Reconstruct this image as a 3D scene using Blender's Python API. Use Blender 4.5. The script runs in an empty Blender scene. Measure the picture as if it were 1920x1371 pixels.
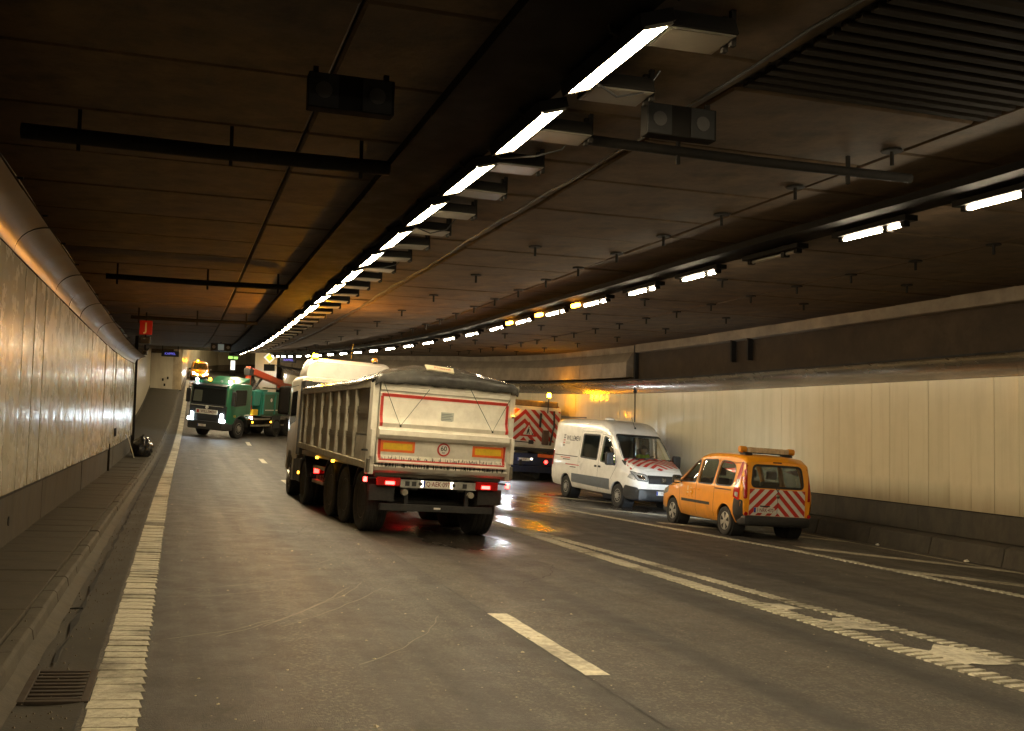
import bpy, bmesh, math, random
from mathutils import Vector, Matrix, noise
from mathutils.bvhtree import BVHTree
R = math.radians
random.seed(7)
scene = bpy.context.scene
COL = scene.collection

# ------------------------------------------------------------------ camera
cam_d = bpy.data.cameras.new('camera'); cam = bpy.data.objects.new('camera', cam_d); COL.objects.link(cam)
cam_d.sensor_width = 36.0; cam_d.lens = 36.0 * 1877 / 1920; cam_d.clip_end = 1000; cam_d.clip_start = 0.05
EYE = Vector((0, 0, 1.745))
cam.matrix_world = Matrix(((0.94833857, -0.04026027, -0.31469521, EYE.x),
                           (-0.31645024, -0.04920877, -0.94733191, EYE.y),
                           (0.02265407, 0.99797676, -0.05940695, EYE.z), (0, 0, 0, 1)))
scene.camera = cam
# ------------------------------------------------------------------ world: night sky outside the tunnel
world = bpy.data.worlds.new('World'); scene.world = world; world.use_nodes = True
wn = world.node_tree.nodes; wl = world.node_tree.links
sky = wn.new('ShaderNodeTexSky'); sky.sky_type = 'NISHITA'; sky.sun_disc = False
sky.sun_elevation = R(1.0); sky.sun_rotation = R(200)
bg = wn.get('Background') or wn.new('ShaderNodeBackground')
wl.new(sky.outputs[0], bg.inputs[0]); bg.inputs[1].default_value = 0.002
# ------------------------------------------------------------------ exposure / render
vs = scene.view_settings; vs.view_transform = 'Standard'; vs.look = 'None'; vs.gamma = 1.0; vs.use_curve_mapping = False
vs.exposure = 0.36
cy = scene.cycles
cy.use_denoising = True
try: cy.denoiser = 'OPENIMAGEDENOISE'
except Exception: pass
cy.use_light_tree = True; cy.max_bounces = 7; cy.diffuse_bounces = 3; cy.glossy_bounces = 4
cy.transmission_bounces = 6; cy.transparent_max_bounces = 12; cy.caustics_reflective = False; cy.caustics_refractive = False
cy.sample_clamp_indirect = 6.0
LAMP = 82.0            # radiance of the white tunnel tubes

# ------------------------------------------------------------------ place: alignment of road
CF = 0.0493            # crossfall of the road, down to the right
def zl(y):             # vertical alignment: level, then a sag curve and an uphill grade
    a = min(max(y - 25.0, 0.0), 60.0)
    return 0.0009 * a * a + max(y - 85.0, 0.0) * 0.108
def sl(y): return (zl(y + .25) - zl(y - .25)) / .5
def xo(y):             # slow drift of the carriageway to the right
    t = y - 28.0
    return 0.0145 * (t + math.sqrt(t * t + 60)) * 0.5 if t > -40 else 0.0
def xo0(y): return xo(y) - xo(10.0)
def floor_z(x, y): return zl(y) - CF * x
def lerp_table(tab, y):
    if y <= tab[0][0]: return tab[0][1]
    for (a, va), (b, vb) in zip(tab, tab[1:]):
        if y <= b:
            t = (y - a) / (b - a); t = t * t * (3 - 2 * t)
            return va + (vb - va) * t
    return tab[-1][1]
RW = [(40, 15.5), (76, 7.3), (84, 6.9)]
def xr(y): return lerp_table(RW, y)            # right wall line
def row2x(y): return lerp_table([(7, 8.55), (16, 8.32), (24, 8.15), (62, 5.2)], y)

# ------------------------------------------------------------------ material helpers
MATS = {}
def new_mat(name):
    m = bpy.data.materials.new(name); m.use_nodes = True
    nt = m.node_tree; b = nt.nodes.get('Principled BSDF')
    MATS[name] = m
    return m, nt, b
def N(nt, t, **kw):
    n = nt.nodes.new('ShaderNode' + t)
    for k, v in kw.items():
        if hasattr(n, k): setattr(n, k, v)
        else: n.inputs[k].default_value = v
    return n
def ramp(nt, src, stops):
    r = N(nt, 'ValToRGB'); el = r.color_ramp.elements
    while len(el) < len(stops): el.new(0.5)
    for e, (p, c) in zip(el, stops):
        e.position = p; e.color = (c, c, c, 1) if not isinstance(c, tuple) else (*c, 1)
    nt.links.new(src, r.inputs[0]); return r.outputs[0]
def noise_tex(nt, scale, detail=4, rough=.55, vec=None, mapscale=None, coord='Object'):
    tc = N(nt, 'TexCoord'); out = tc.outputs[coord]
    if vec is not None: out = vec
    if mapscale:
        mp = N(nt, 'Mapping'); mp.inputs['Scale'].default_value = mapscale
        nt.links.new(out, mp.inputs[0]); out = mp.outputs[0]
    n = N(nt, 'TexNoise'); n.inputs['Scale'].default_value = scale; n.inputs['Detail'].default_value = detail
    n.inputs['Roughness'].default_value = rough
    nt.links.new(out, n.inputs['Vector']); return n.outputs[0]
def mixc(nt, fac, a, b, mode='MIX'):
    m = N(nt, 'Mix'); m.data_type = 'RGBA'; m.blend_type = mode
    for s, i in ((fac, 0), (a, 6), (b, 7)):
        if hasattr(s, 'default_value') or isinstance(s, bpy.types.NodeSocket): nt.links.new(s, m.inputs[i])
        elif isinstance(s, tuple): m.inputs[i].default_value = (*s, 1)
        else: m.inputs[i].default_value = s
    return m.outputs[2]
def mathn(nt, op, a, b=None):
    m = N(nt, 'Math'); m.operation = op
    for s, i in ((a, 0), (b, 1)):
        if s is None: continue
        if isinstance(s, bpy.types.NodeSocket): nt.links.new(s, m.inputs[i])
        else: m.inputs[i].default_value = s
    return m.outputs[0]
def bump(nt, b, src, strength=.2, dist=.01):
    n = N(nt, 'Bump'); n.inputs['Strength'].default_value = strength; n.inputs['Distance'].default_value = dist
    nt.links.new(src, n.inputs['Height']); nt.links.new(n.outputs[0], b.inputs['Normal'])
def mat(name, col, rough=.5, metal=0.0, var=.25, vscale=3.0, dirt=0.0, dirtcol=(.06, .05, .035), bumps=0.0, bscale=60, mapscale=None, coord='Object', spec=.5, coat=0.0, low=None):
    """plain procedural material: base colour with noise variation, optional grime, roughness variation"""
    if name in MATS: return MATS[name]
    m, nt, b = new_mat(name)
    n1 = noise_tex(nt, vscale, 5, .6, mapscale=mapscale, coord=coord)
    dark = tuple(c * (1 - var) for c in col); light = tuple(min(1, c * (1 + var * .6)) for c in col)
    c = mixc(nt, ramp(nt, n1, [(.3, 0.), (.7, 1.)]), dark, light)
    if dirt > 0:
        n2 = noise_tex(nt, vscale * 2.3, 6, .7, mapscale=mapscale, coord=coord)
        f = mathn(nt, 'MULTIPLY', ramp(nt, n2, [(.42, 0.), (.72, 1.)]), dirt)
        c = mixc(nt, f, c, dirtcol)
    if low:
        tc_ = N(nt, 'TexCoord'); sp = N(nt, 'SeparateXYZ'); nt.links.new(tc_.outputs['Object'], sp.inputs[0]); n3 = noise_tex(nt, 5, 6, .7)
        hh = mathn(nt, 'SUBTRACT', sp.outputs[2], mathn(nt, 'MULTIPLY', mathn(nt, 'SUBTRACT', n3, .5), .5))
        c = mixc(nt, ramp(nt, mathn(nt, 'DIVIDE', hh, low[0]), [(.35, low[1]), (1.0, 0.)]), c, (.10, .082, .056))         # road spray on the lower body
    nt.links.new(c, b.inputs['Base Color'])
    b.inputs['Metallic'].default_value = metal
    b.inputs['Specular IOR Level'].default_value = spec
    rr = ramp(nt, n1, [(.25, max(.02, rough * .8)), (.75, min(1, rough * 1.2))])
    nt.links.new(rr, b.inputs['Roughness'])
    if coat: b.inputs['Coat Weight'].default_value = coat; b.inputs['Coat Roughness'].default_value = .08
    if bumps:
        bump(nt, b, noise_tex(nt, bscale, 4, .6, coord=coord), bumps, .01)
    return m
def emit(name, col, strength):
    if name in MATS: return MATS[name]
    m, nt, b = new_mat(name)
    b.inputs['Base Color'].default_value = (*[min(1, c) * .6 for c in col], 1)
    b.inputs['Emission Color'].default_value = (*col, 1); b.inputs['Emission Strength'].default_value = strength
    b.inputs['Roughness'].default_value = .3
    return m
def glass(name, tint, gloss=.06):
    if name in MATS: return MATS[name]
    m, nt, b = new_mat(name)
    t = N(nt, 'BsdfTransparent'); t.inputs[0].default_value = (*tint, 1)
    g = N(nt, 'BsdfGlossy'); g.inputs['Roughness'].default_value = .03; g.inputs[0].default_value = (.9, .9, .9, 1)
    lw = N(nt, 'LayerWeight'); lw.inputs[0].default_value = .35
    f = mathn(nt, 'ADD', mathn(nt, 'MULTIPLY', lw.outputs['Fresnel'], .5), gloss)
    mx = N(nt, 'MixShader'); nt.links.new(f, mx.inputs[0]); nt.links.new(t.outputs[0], mx.inputs[1]); nt.links.new(g.outputs[0], mx.inputs[2])
    nt.links.new(mx.outputs[0], nt.nodes['Material Output'].inputs[0])
    return m

# ------------------------------------------------------------------ mesh helpers
class MB:
    def __init__(s): s.v = []; s.f = []
    def add(s, vs, fs):
        o = len(s.v); s.v += [tuple(v) for v in vs]; s.f += [tuple(i + o for i in f) for f in fs]; return s
    def box(s, x0, x1, y0, y1, z0, z1):
        return s.add([(x0, y0, z0), (x1, y0, z0), (x1, y1, z0), (x0, y1, z0), (x0, y0, z1), (x1, y0, z1), (x1, y1, z1), (x0, y1, z1)],
                     [(0, 3, 2, 1), (4, 5, 6, 7), (0, 1, 5, 4), (1, 2, 6, 5), (2, 3, 7, 6), (3, 0, 4, 7)])
    def bar(s, p0, p1, w, h, up=(0, 0, 1)):
        p0 = Vector(p0); p1 = Vector(p1); d = (p1 - p0).normalized(); u = Vector(up)
        r = d.cross(u); r = r.normalized() if r.length > 1e-4 else Vector((1, 0, 0)); u = r.cross(d).normalized()
        a = r * w / 2; b = u * h / 2
        vs = [p + sa * a + sb * b for p in (p0, p1) for sa, sb in ((-1, -1), (1, -1), (1, 1), (-1, 1))]
        return s.add(vs, [(0, 1, 2, 3), (7, 6, 5, 4), (0, 4, 5, 1), (1, 5, 6, 2), (2, 6, 7, 3), (3, 7, 4, 0)])
    def prism(s, pts, axis, a, b):
        n = len(pts)
        def P(p, t):
            return (t, p[0], p[1]) if axis == 'x' else (p[0], t, p[1]) if axis == 'y' else (p[0], p[1], t)
        vs = [P(p, a) for p in pts] + [P(p, b) for p in pts]
        fs = [tuple(range(n))[::-1], tuple(range(n, 2 * n))] + [(i, (i + 1) % n, n + (i + 1) % n, n + i) for i in range(n)]
        return s.add(vs, fs)
    def cyl(s, p0, p1, r0, r1=None, n=12):
        r1 = r0 if r1 is None else r1
        p0 = Vector(p0); p1 = Vector(p1); d = (p1 - p0).normalized()
        q = d.to_track_quat('Z', 'Y')
        vs = []
        for p, r in ((p0, r0), (p1, r1)):
            for i in range(n):
                t = 2 * math.pi * i / n
                vs.append(p + q @ Vector((r * math.cos(t), r * math.sin(t), 0)))
        fs = [tuple(range(n))[::-1], tuple(range(n, 2 * n))] + [(i, (i + 1) % n, n + (i + 1) % n, n + i) for i in range(n)]
        return s.add(vs, fs)
    def tube(s, path, r, n=8):
        path = [Vector(p) for p in path]; vs = []; m = len(path)
        for i, p in enumerate(path):
            d = (path[min(i + 1, m - 1)] - path[max(i - 1, 0)]).normalized()
            q = d.to_track_quat('Z', 'Y')
            for k in range(n):
                t = 2 * math.pi * k / n
                vs.append(p + q @ Vector((r * math.cos(t), r * math.sin(t), 0)))
        fs = [(i * n + k, i * n + (k + 1) % n, (i + 1) * n + (k + 1) % n, (i + 1) * n + k) for i in range(m - 1) for k in range(n)]
        fs += [tuple(range(n))[::-1], tuple(range((m - 1) * n, m * n))]
        return s.add(vs, fs)
    def lathe(s, prof, o, axis='x', n=32):
        """prof: list of (radius, offset along axis), open profile capped at both ends"""
        vs = []; m = len(prof); o = Vector(o)
        for i in range(n):
            t = 2 * math.pi * i / n
            for r, h in prof:
                a, b = r * math.cos(t), r * math.sin(t)
                vs.append(o + Vector((h, a, b) if axis == 'x' else (a, h, b) if axis == 'y' else (a, b, h)))
        fs = [(i * m + k, i * m + k + 1, ((i + 1) % n) * m + k + 1, ((i + 1) % n) * m + k) for i in range(n) for k in range(m - 1)]
        for k in (0, m - 1):
            if prof[k][0] > 1e-5: fs.append(tuple(i * m + k for i in range(n)))
        return s.add(vs, fs)
    def grid(s, us, vs_, fn):
        o = len(us); n = len(vs_)
        P = [fn(u, v) for u in us for v in vs_]
        return s.add(P, [(i * n + k, (i + 1) * n + k, (i + 1) * n + k + 1, i * n + k + 1) for i in range(o - 1) for k in range(n - 1)])
    def mesh(s, name, recalc=True):
        me = bpy.data.meshes.new(name); me.from_pydata(s.v, [], s.f)
        if recalc:
            bm = bmesh.new(); bm.from_mesh(me)
            bmesh.ops.recalc_face_normals(bm, faces=bm.faces); bm.to_mesh(me); bm.free()
        return me
    def build(s, name, m, parent=None, bevel=0, smooth=None, segs=2, recalc=True):
        return link(name, s.mesh(name, recalc), m, parent, bevel, smooth, segs)
def link(name, me, m, parent=None, bevel=0, smooth=None, segs=2):
    o = bpy.data.objects.new(name, me); COL.objects.link(o)
    if m is not None:
        me.materials.clear(); me.materials.append(m)
    if parent is not None: o.parent = parent
    if smooth is not None:
        for p in me.polygons: p.use_smooth = True
        me.set_sharp_from_angle(angle=R(smooth))
    if bevel:
        b = o.modifiers.new('bevel', 'BEVEL'); b.width = bevel; b.segments = segs; b.limit_method = 'ANGLE'; b.angle_limit = R(40)
    return o
def tag(o, label=None, cat=None, group=None, kind=None):
    for k, v in (('label', label), ('category', cat), ('group', group), ('kind', kind)):
        if v: o[k] = v
    return o
def empty(name, loc=(0, 0, 0), mw=None):
    o = bpy.data.objects.new(name, None); COL.objects.link(o); o.empty_display_size = .3
    if mw is not None: o.matrix_world = mw
    else: o.location = loc
    return o
def copy_tree(o, parent=None):
    c = o.copy(); COL.objects.link(c); c.parent = parent
    for ch in list(o.children): copy_tree(ch, c)
    return c
def frame_at(x, y, head):
    """matrix standing on the road: +Y forward (heading degrees, left positive), +Z road normal"""
    n = Vector((CF, -sl(y), 1)).normalized()
    h = Vector((-math.sin(R(head)), math.cos(R(head)), 0)); h = (h - n * h.dot(n)).normalized()
    r = h.cross(n)
    return Matrix(((r.x, h.x, n.x, x), (r.y, h.y, n.y, y), (r.z, h.z, n.z, floor_z(x, y)), (0, 0, 0, 1)))
def text_mesh(txt, size=1.0, align='CENTER', stretch=1.0):
    c = bpy.data.curves.new('lettering', 'FONT'); c.body = txt; c.size = size; c.align_x = align; c.align_y = 'CENTER'; c.offset = size * .012
    o = bpy.data.objects.new('tmp', c); COL.objects.link(o)
    dg = bpy.context.evaluated_depsgraph_get()
    me = bpy.data.meshes.new_from_object(o.evaluated_get(dg))
    bpy.data.objects.remove(o); bpy.data.curves.remove(c)
    if stretch != 1.0:
        for v in me.vertices: v.co.x *= stretch
    return me
def text_flat(txt, size, origin, right, up, m, parent, stretch=1.0, name='lettering'):
    me = text_mesh(txt, size, stretch=stretch); o = Vector(origin); r = Vector(right).normalized(); u = Vector(up).normalized()
    for v in me.vertices: v.co = o + r * v.co.x + u * v.co.y
    return link(name, me, m, parent)
def rpoly(pts, r, n=4):
    """round the corners of a polygon"""
    out = []; k = len(pts)
    for i in range(k):
        p = Vector(pts[i]).to_2d(); a = Vector(pts[i - 1]).to_2d(); b = Vector(pts[(i + 1) % k]).to_2d()
        da = (a - p); db = (b - p); rr = min(r, da.length * .45, db.length * .45)
        p0 = p + da.normalized() * rr; p1 = p + db.normalized() * rr
        for j in range(n + 1):
            t = j / n; q = p0 * (1 - t) ** 2 + p * 2 * t * (1 - t) + p1 * t * t
            out.append((q.x, q.y))
    return out

# --- conforming patches: a flat outline dropped onto a curved body
class Skin:
    def __init__(s, me):
        bm = bmesh.new(); bm.from_mesh(me); s.bvh = BVHTree.FromBMesh(bm); bm.free()
    def drop(s, p, axis, side, off):
        """p 2d; axis 'x': (y,z) seen from side*x ; 'y': (x,z) ; 'z': (x,y)"""
        far = 8.0 * side
        if axis == 'x': o = Vector((far, p[0], p[1])); d = Vector((-side, 0, 0))
        elif axis == 'y': o = Vector((p[0], far, p[1])); d = Vector((0, -side, 0))
        else: o = Vector((p[0], p[1], far)); d = Vector((0, 0, -side))
        h, n, i, t = s.bvh.ray_cast(o, d)
        if h is None:
            h, n, i, t = s.bvh.find_nearest(o + d * 7.0)
        if n.dot(d) > 0: n = -n
        return h + n * off
    def patch(s, poly, axis, side, off, name, m, parent, cuts=3):
        bm = bmesh.new(); vs = [bm.verts.new((p[0], p[1], 0)) for p in poly]
        bm.faces.new(vs); bmesh.ops.triangulate(bm, faces=bm.faces[:])
        if cuts: bmesh.ops.subdivide_edges(bm, edges=bm.edges[:], cuts=cuts, use_grid_fill=True)
        for v in bm.verts: v.co = s.drop((v.co.x, v.co.y), axis, side, off)
        me = bpy.data.meshes.new(name); bm.to_mesh(me); bm.free()
        return link(name, me, m, parent, smooth=40)
    def mesh_drop(s, me, fn, axis, side, off, name, m, parent):
        for v in me.vertices: v.co = s.drop(fn(v.co), axis, side, off)
        return link(name, me, m, parent)
    def line(s, pts, w, axis, side, off, name, m, parent, closed=False, step=.05):
        P = [Vector(p).to_2d() for p in pts]
        if closed: P.append(P[0])
        Q = []
        for a, b in zip(P, P[1:]):
            k = max(1, int((b - a).length / step))
            Q += [a.lerp(b, i / k) for i in range(k)]
        Q.append(P[-1]); vs = []
        for i, p in enumerate(Q):
            a = Q[i - 1] if i > 0 else (Q[-2] if closed else p); b = Q[i + 1] if i < len(Q) - 1 else (Q[1] if closed else p)
            d = (b - a).normalized(); nn = Vector((-d.y, d.x)) * w / 2
            vs += [s.drop(p + nn, axis, side, off), s.drop(p - nn, axis, side, off)]
        mb = MB(); mb.add(vs, [(2 * i, 2 * i + 1, 2 * i + 3, 2 * i + 2) for i in range(len(Q) - 1)])
        return mb.build(name, m, parent, recalc=False)
def boolean(a, b, op='DIFFERENCE'):
    oa = bpy.data.objects.new('tmp_a', a); ob = bpy.data.objects.new('tmp_b', b)
    COL.objects.link(oa); COL.objects.link(ob)
    md = oa.modifiers.new('b', 'BOOLEAN'); md.operation = op; md.object = ob; md.solver = 'EXACT'
    dg = bpy.context.evaluated_depsgraph_get(); dg.update()
    me = bpy.data.meshes.new_from_object(oa.evaluated_get(dg))
    bpy.data.objects.remove(oa); bpy.data.objects.remove(ob)
    return me
def loft(rings):
    """rings: list of closed rings of equal length -> solid"""
    n = len(rings[0]); mb = MB(); mb.v = [tuple(p) for r in rings for p in r]
    for i in range(len(rings) - 1):
        for k in range(n):
            mb.f.append((i * n + k, i * n + (k + 1) % n, (i + 1) * n + (k + 1) % n, (i + 1) * n + k))
    mb.f.append(tuple(range(n))[::-1]); mb.f.append(tuple(range((len(rings) - 1) * n, len(rings) * n)))
    return mb
def shrink(me, d):
    """offset copy of a closed mesh along its normals (negative = inwards)"""
    m2 = me.copy(); bm = bmesh.new(); bm.from_mesh(m2); bmesh.ops.recalc_face_normals(bm, faces=bm.faces); bm.normal_update()
    co = [v.co + v.normal * d for v in bm.verts]
    for v, c in zip(bm.verts, co): v.co = c
    bm.to_mesh(m2); bm.free(); return m2

# ------------------------------------------------------------------ materials of the place
def make_asphalt():
    m, nt, b = new_mat('asphalt')
    tc = N(nt, 'TexCoord'); obj = tc.outputs['Object']
    big = noise_tex(nt, .35, 4, .6, vec=obj); mid = noise_tex(nt, 2.2, 5, .65, vec=obj); fine = noise_tex(nt, 90, 3, .7, vec=obj)
    streak = noise_tex(nt, 1.0, 5, .6, vec=obj, mapscale=(1.6, .16, 1))
    c = mixc(nt, ramp(nt, mid, [(.3, 0.), (.7, 1.)]), (.036, .030, .0225), (.060, .050, .0375))
    c = mixc(nt, ramp(nt, streak, [(.5, 0.), (.75, .75)]), c, (.086, .070, .047))          # dust dragged along the lane
    c = mixc(nt, ramp(nt, big, [(.52, 0.), (.7, .6)]), c, (.021, .0175, .0135))           # old oil stains
    c = mixc(nt, ramp(nt, fine, [(.3, 0.), (.6, 1.)]), mixc(nt, .65, c, (.006, .0055, .005)), c)
    ag = N(nt, 'TexVoronoi'); ag.inputs['Scale'].default_value = 48; nt.links.new(obj, ag.inputs['Vector'])
    c = mixc(nt, ramp(nt, ag.outputs['Color'], [(.55, 0.), (.85, .55)]), c, (.15, .128, .096))
    lane = noise_tex(nt, 1.0, 4, .55, vec=obj, mapscale=(1.5, .035, 1)); c = mixc(nt, ramp(nt, lane, [(.40, .8), (.58, 0.)]), c, (.012, .0105, .0085))      # tyre-polished tracks
    oil = noise_tex(nt, 2.6, 6, .7, vec=obj, mapscale=(1, .55, 1)); c = mixc(nt, ramp(nt, oil, [(.60, 0.), (.70, .7)]), c, (.012, .0105, .009))            # drips and stains
    spk = N(nt, 'TexVoronoi'); spk.inputs['Scale'].default_value = 7; nt.links.new(obj, spk.inputs['Vector'])
    c = mixc(nt, ramp(nt, spk.outputs['Distance'], [(.035, 1.), (.06, 0.)]), c, (.3, .26, .19))   # grit
    # wet patches: under the trailer, round the vans
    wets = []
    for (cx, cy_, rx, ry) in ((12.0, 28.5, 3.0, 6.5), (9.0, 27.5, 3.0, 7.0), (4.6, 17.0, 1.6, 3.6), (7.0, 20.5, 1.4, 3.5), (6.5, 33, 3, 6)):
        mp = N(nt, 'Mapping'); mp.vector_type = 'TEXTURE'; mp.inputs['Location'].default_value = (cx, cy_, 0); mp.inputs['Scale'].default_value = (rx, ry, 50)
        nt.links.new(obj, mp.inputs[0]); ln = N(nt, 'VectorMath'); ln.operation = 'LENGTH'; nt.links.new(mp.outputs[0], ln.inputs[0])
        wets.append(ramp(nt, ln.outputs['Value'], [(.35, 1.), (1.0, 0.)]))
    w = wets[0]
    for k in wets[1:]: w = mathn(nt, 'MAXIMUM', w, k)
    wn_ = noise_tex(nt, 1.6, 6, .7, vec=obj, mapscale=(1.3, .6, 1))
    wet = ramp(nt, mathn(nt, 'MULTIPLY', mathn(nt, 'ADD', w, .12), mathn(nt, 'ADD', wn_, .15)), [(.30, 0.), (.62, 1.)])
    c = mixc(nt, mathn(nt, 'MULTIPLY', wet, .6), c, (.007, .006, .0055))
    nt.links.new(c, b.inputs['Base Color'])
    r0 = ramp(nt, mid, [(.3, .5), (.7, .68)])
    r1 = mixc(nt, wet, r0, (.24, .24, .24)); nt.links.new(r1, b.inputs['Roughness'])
    bn = N(nt, 'Bump'); bn.inputs['Distance'].default_value = .012
    nt.links.new(mathn(nt, 'SUBTRACT', .75, mathn(nt, 'MULTIPLY', wet, .6)), bn.inputs['Strength'])
    nt.links.new(mathn(nt, 'ADD', noise_tex(nt, 130, 2, .6, vec=obj), mathn(nt, 'MULTIPLY', mid, .8)), bn.inputs['Height'])
    nt.links.new(bn.outputs[0], b.inputs['Normal'])
    return m
def make_panel(name, r0, r1, spec, wob):
    m, nt, b = new_mat(name)
    tc = N(nt, 'TexCoord'); oi = N(nt, 'ObjectInfo')
    add = N(nt, 'VectorMath'); add.operation = 'ADD'; nt.links.new(tc.outputs['Object'], add.inputs[0])
    sc = N(nt, 'VectorMath'); sc.operation = 'SCALE'; sc.inputs[0].default_value = (17, 31, 9); nt.links.new(oi.outputs['Random'], sc.inputs['Scale'])
    nt.links.new(sc.outputs[0], add.inputs[1]); v = add.outputs[0]
    n1 = noise_tex(nt, 2.0, 5, .6, vec=v); st = noise_tex(nt, 1.0, 6, .65, vec=v, mapscale=(3.5, 3.5, .22))
    c = mixc(nt, n1, (.43 * wob, .385 * wob, .265 * wob), (.52 * wob, .465 * wob, .325 * wob))
    c = mixc(nt, ramp(nt, oi.outputs['Random'], [(0., .0), (1., .14)]), c, (.34, .30, .21))
    c = mixc(nt, ramp(nt, st, [(.48, 0.), (.8, .5 if wob < 1.1 else .26)]), c, (.20, .145, .08))
    sep = N(nt, 'SeparateXYZ'); nt.links.new(tc.outputs['Object'], sep.inputs[0])
    low = ramp(nt, mathn(nt, 'ADD', sep.outputs[2], mathn(nt, 'MULTIPLY', mathn(nt, 'SUBTRACT', st, .5), .7)), [(.0, .7), (.55, 0.)])
    c = mixc(nt, low, c, (.22, .17, .10))                                               # road spray along the foot
    nt.links.new(c, b.inputs['Base Color'])
    nt.links.new(ramp(nt, n1, [(.3, r0), (.7, r1)]), b.inputs['Roughness'])
    b.inputs['Specular IOR Level'].default_value = spec; b.inputs['Coat Weight'].default_value = .10; b.inputs['Coat Roughness'].default_value = .05
    bn = N(nt, 'Bump'); bn.inputs['Strength'].default_value = .05; bn.inputs['Distance'].default_value = .02
    nt.links.new(noise_tex(nt, 1.0, 3, .5, vec=v, mapscale=(7, 7, .6)), bn.inputs['Height']); nt.links.new(bn.outputs[0], b.inputs['Normal'])
    return m
ASPHALT = make_asphalt(); PANEL = make_panel('enamel_panel', .22, .32, .30, 1); PANEL_R = make_panel('enamel_panel_clean', .13, .20, .5, 1.22)
CONCRETE = mat('sooty_concrete', (.116, .078, .045), .85, var=.45, vscale=.7, dirt=.85, dirtcol=(.026, .021, .016), bumps=.3, bscale=14, spec=.25)  # sooty, with the ceiling's orange lamp glow mixed into the base colour
CONC_LIGHT = mat('pale_concrete', (.20, .165, .12), .8, var=.3, vscale=.9, dirt=.5, dirtcol=(.07, .055, .04), bumps=.3, bscale=20, spec=.3)
PLINTH = mat('plinth_concrete', (.068, .058, .042), .8, var=.35, vscale=1.6, dirt=.7, dirtcol=(.03, .027, .022), bumps=.35, bscale=25, mapscale=(1, 1, .4), spec=.3)
KERB = mat('kerb_concrete', (.085, .073, .054), .85, var=.3, vscale=2.2, dirt=.6, dirtcol=(.035, .03, .024), bumps=.4, bscale=40, spec=.3)
PAVE = mat('pavement_concrete', (.072, .060, .042), .88, var=.35, vscale=1.2, dirt=.6, dirtcol=(.03, .027, .02), bumps=.45, bscale=50, spec=.25)
GUTTER = mat('gutter_concrete', (.050, .043, .032), .7, var=.4, vscale=1.0, dirt=.6, dirtcol=(.022, .02, .017), bumps=.35, bscale=45, spec=.4)
STEEL_DK = mat('dark_steel', (.014, .0125, .011), .85, metal=0, var=.4, vscale=6, dirt=.3, dirtcol=(.028, .022, .015), spec=.15)
COVE_L = mat('reflection_tinted_cove', (.23, .145, .075), .36, metal=.8, var=.3, vscale=.9, dirt=.35, dirtcol=(.09, .06, .035), mapscale=(1, .5, 1))  # same cove metal, orange reflections and dim surroundings put into its colour
COVE = mat('brushed_cove_metal', (.36, .32, .26), .26, metal=.8, var=.22, vscale=.9, dirt=.18, dirtcol=(.16, .12, .08), mapscale=(1, .5, 1))
PAINT = mat('road_paint', (.56, .52, .40), .6, var=.25, vscale=6, dirt=.75, dirtcol=(.13, .11, .08), bumps=.4, bscale=70, spec=.3)
PAINT_WORN = mat('worn_road_paint', (.48, .44, .33), .65, var=.4, vscale=9, dirt=.9, dirtcol=(.09, .078, .06), bumps=.5, bscale=60, spec=.3)
def wear(m, scale, lo, hi):
    nt = m.node_tree; b = nt.nodes['Principled BSDF']; tc = N(nt, 'NewGeometry') if False else N(nt, 'TexCoord')
    g = N(nt, 'NewGeometry'); n = noise_tex(nt, scale, 6, .75, vec=g.outputs['Position']); n2 = noise_tex(nt, scale * .22, 3, .6, vec=g.outputs['Position'])
    nt.links.new(ramp(nt, mathn(nt, 'ADD', mathn(nt, 'MULTIPLY', n, .6), mathn(nt, 'MULTIPLY', n2, .4)), [(lo, 0.), (hi, 1.)]), b.inputs['Alpha'])
def blacken(m, amt):
    nt = m.node_tree; b = nt.nodes['Principled BSDF']; src = b.inputs['Base Color'].links[0].from_socket; g = N(nt, 'NewGeometry')
    n = noise_tex(nt, .9, 6, .7, vec=g.outputs['Position']); nt.links.new(mixc(nt, mathn(nt, 'MULTIPLY', ramp(nt, n, [(.48, 0.), (.66, 1.)]), amt), src, (.045, .038, .028)), b.inputs['Base Color'])
blacken(PAINT, .75); blacken(PAINT_WORN, .8)
PAINT_GHOST = mat('ghost_road_paint', (.17, .15, .11), .65, var=.4, vscale=9, dirt=.9, dirtcol=(.05, .043, .033), bumps=.5, bscale=60, spec=.3)
wear(PAINT, 14, .335, .375); wear(PAINT_WORN, 14, .37, .42)
BLACK = mat('black_gap', (.006, .006, .006), .9, var=.3)
TARLINE = mat('tar_joint', (.012, .011, .01), .6, var=.5, vscale=12)

# ------------------------------------------------------------------ setting: road, gutter, kerb, pavement
def frange(a, b, st):
    out = []; y = a
    while y < b - 1e-6: out.append(y); y += st
    out.append(b); return out
YS = frange(-16, 24, 4) + frange(26, 90, 2) + frange(94, 190, 4)
KX = -.93                                     # kerb foot
def kx(y): return KX + xo0(y)
def road_patch(name, xa, xb, ya, yb, m, lift, kind='structure', parent=None, step=2.0, th=0.0):
    """sheet on the road between two offset functions"""
    fa = xa if callable(xa) else (lambda y, v=xa: v); fb = xb if callable(xb) else (lambda y, v=xb: v)
    ys = frange(ya, yb, step); mb = MB()
    mb.grid(ys, [0, 1], lambda y, t: (lambda x: (x, y, floor_z(x, y) + lift))(fa(y) * (1 - t) + fb(y) * t))
    if th:
        n = len(mb.v); top = list(mb.v)
    o = mb.build(name, m, parent, recalc=False)
    if kind and parent is None: o['kind'] = kind
    return o
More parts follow.
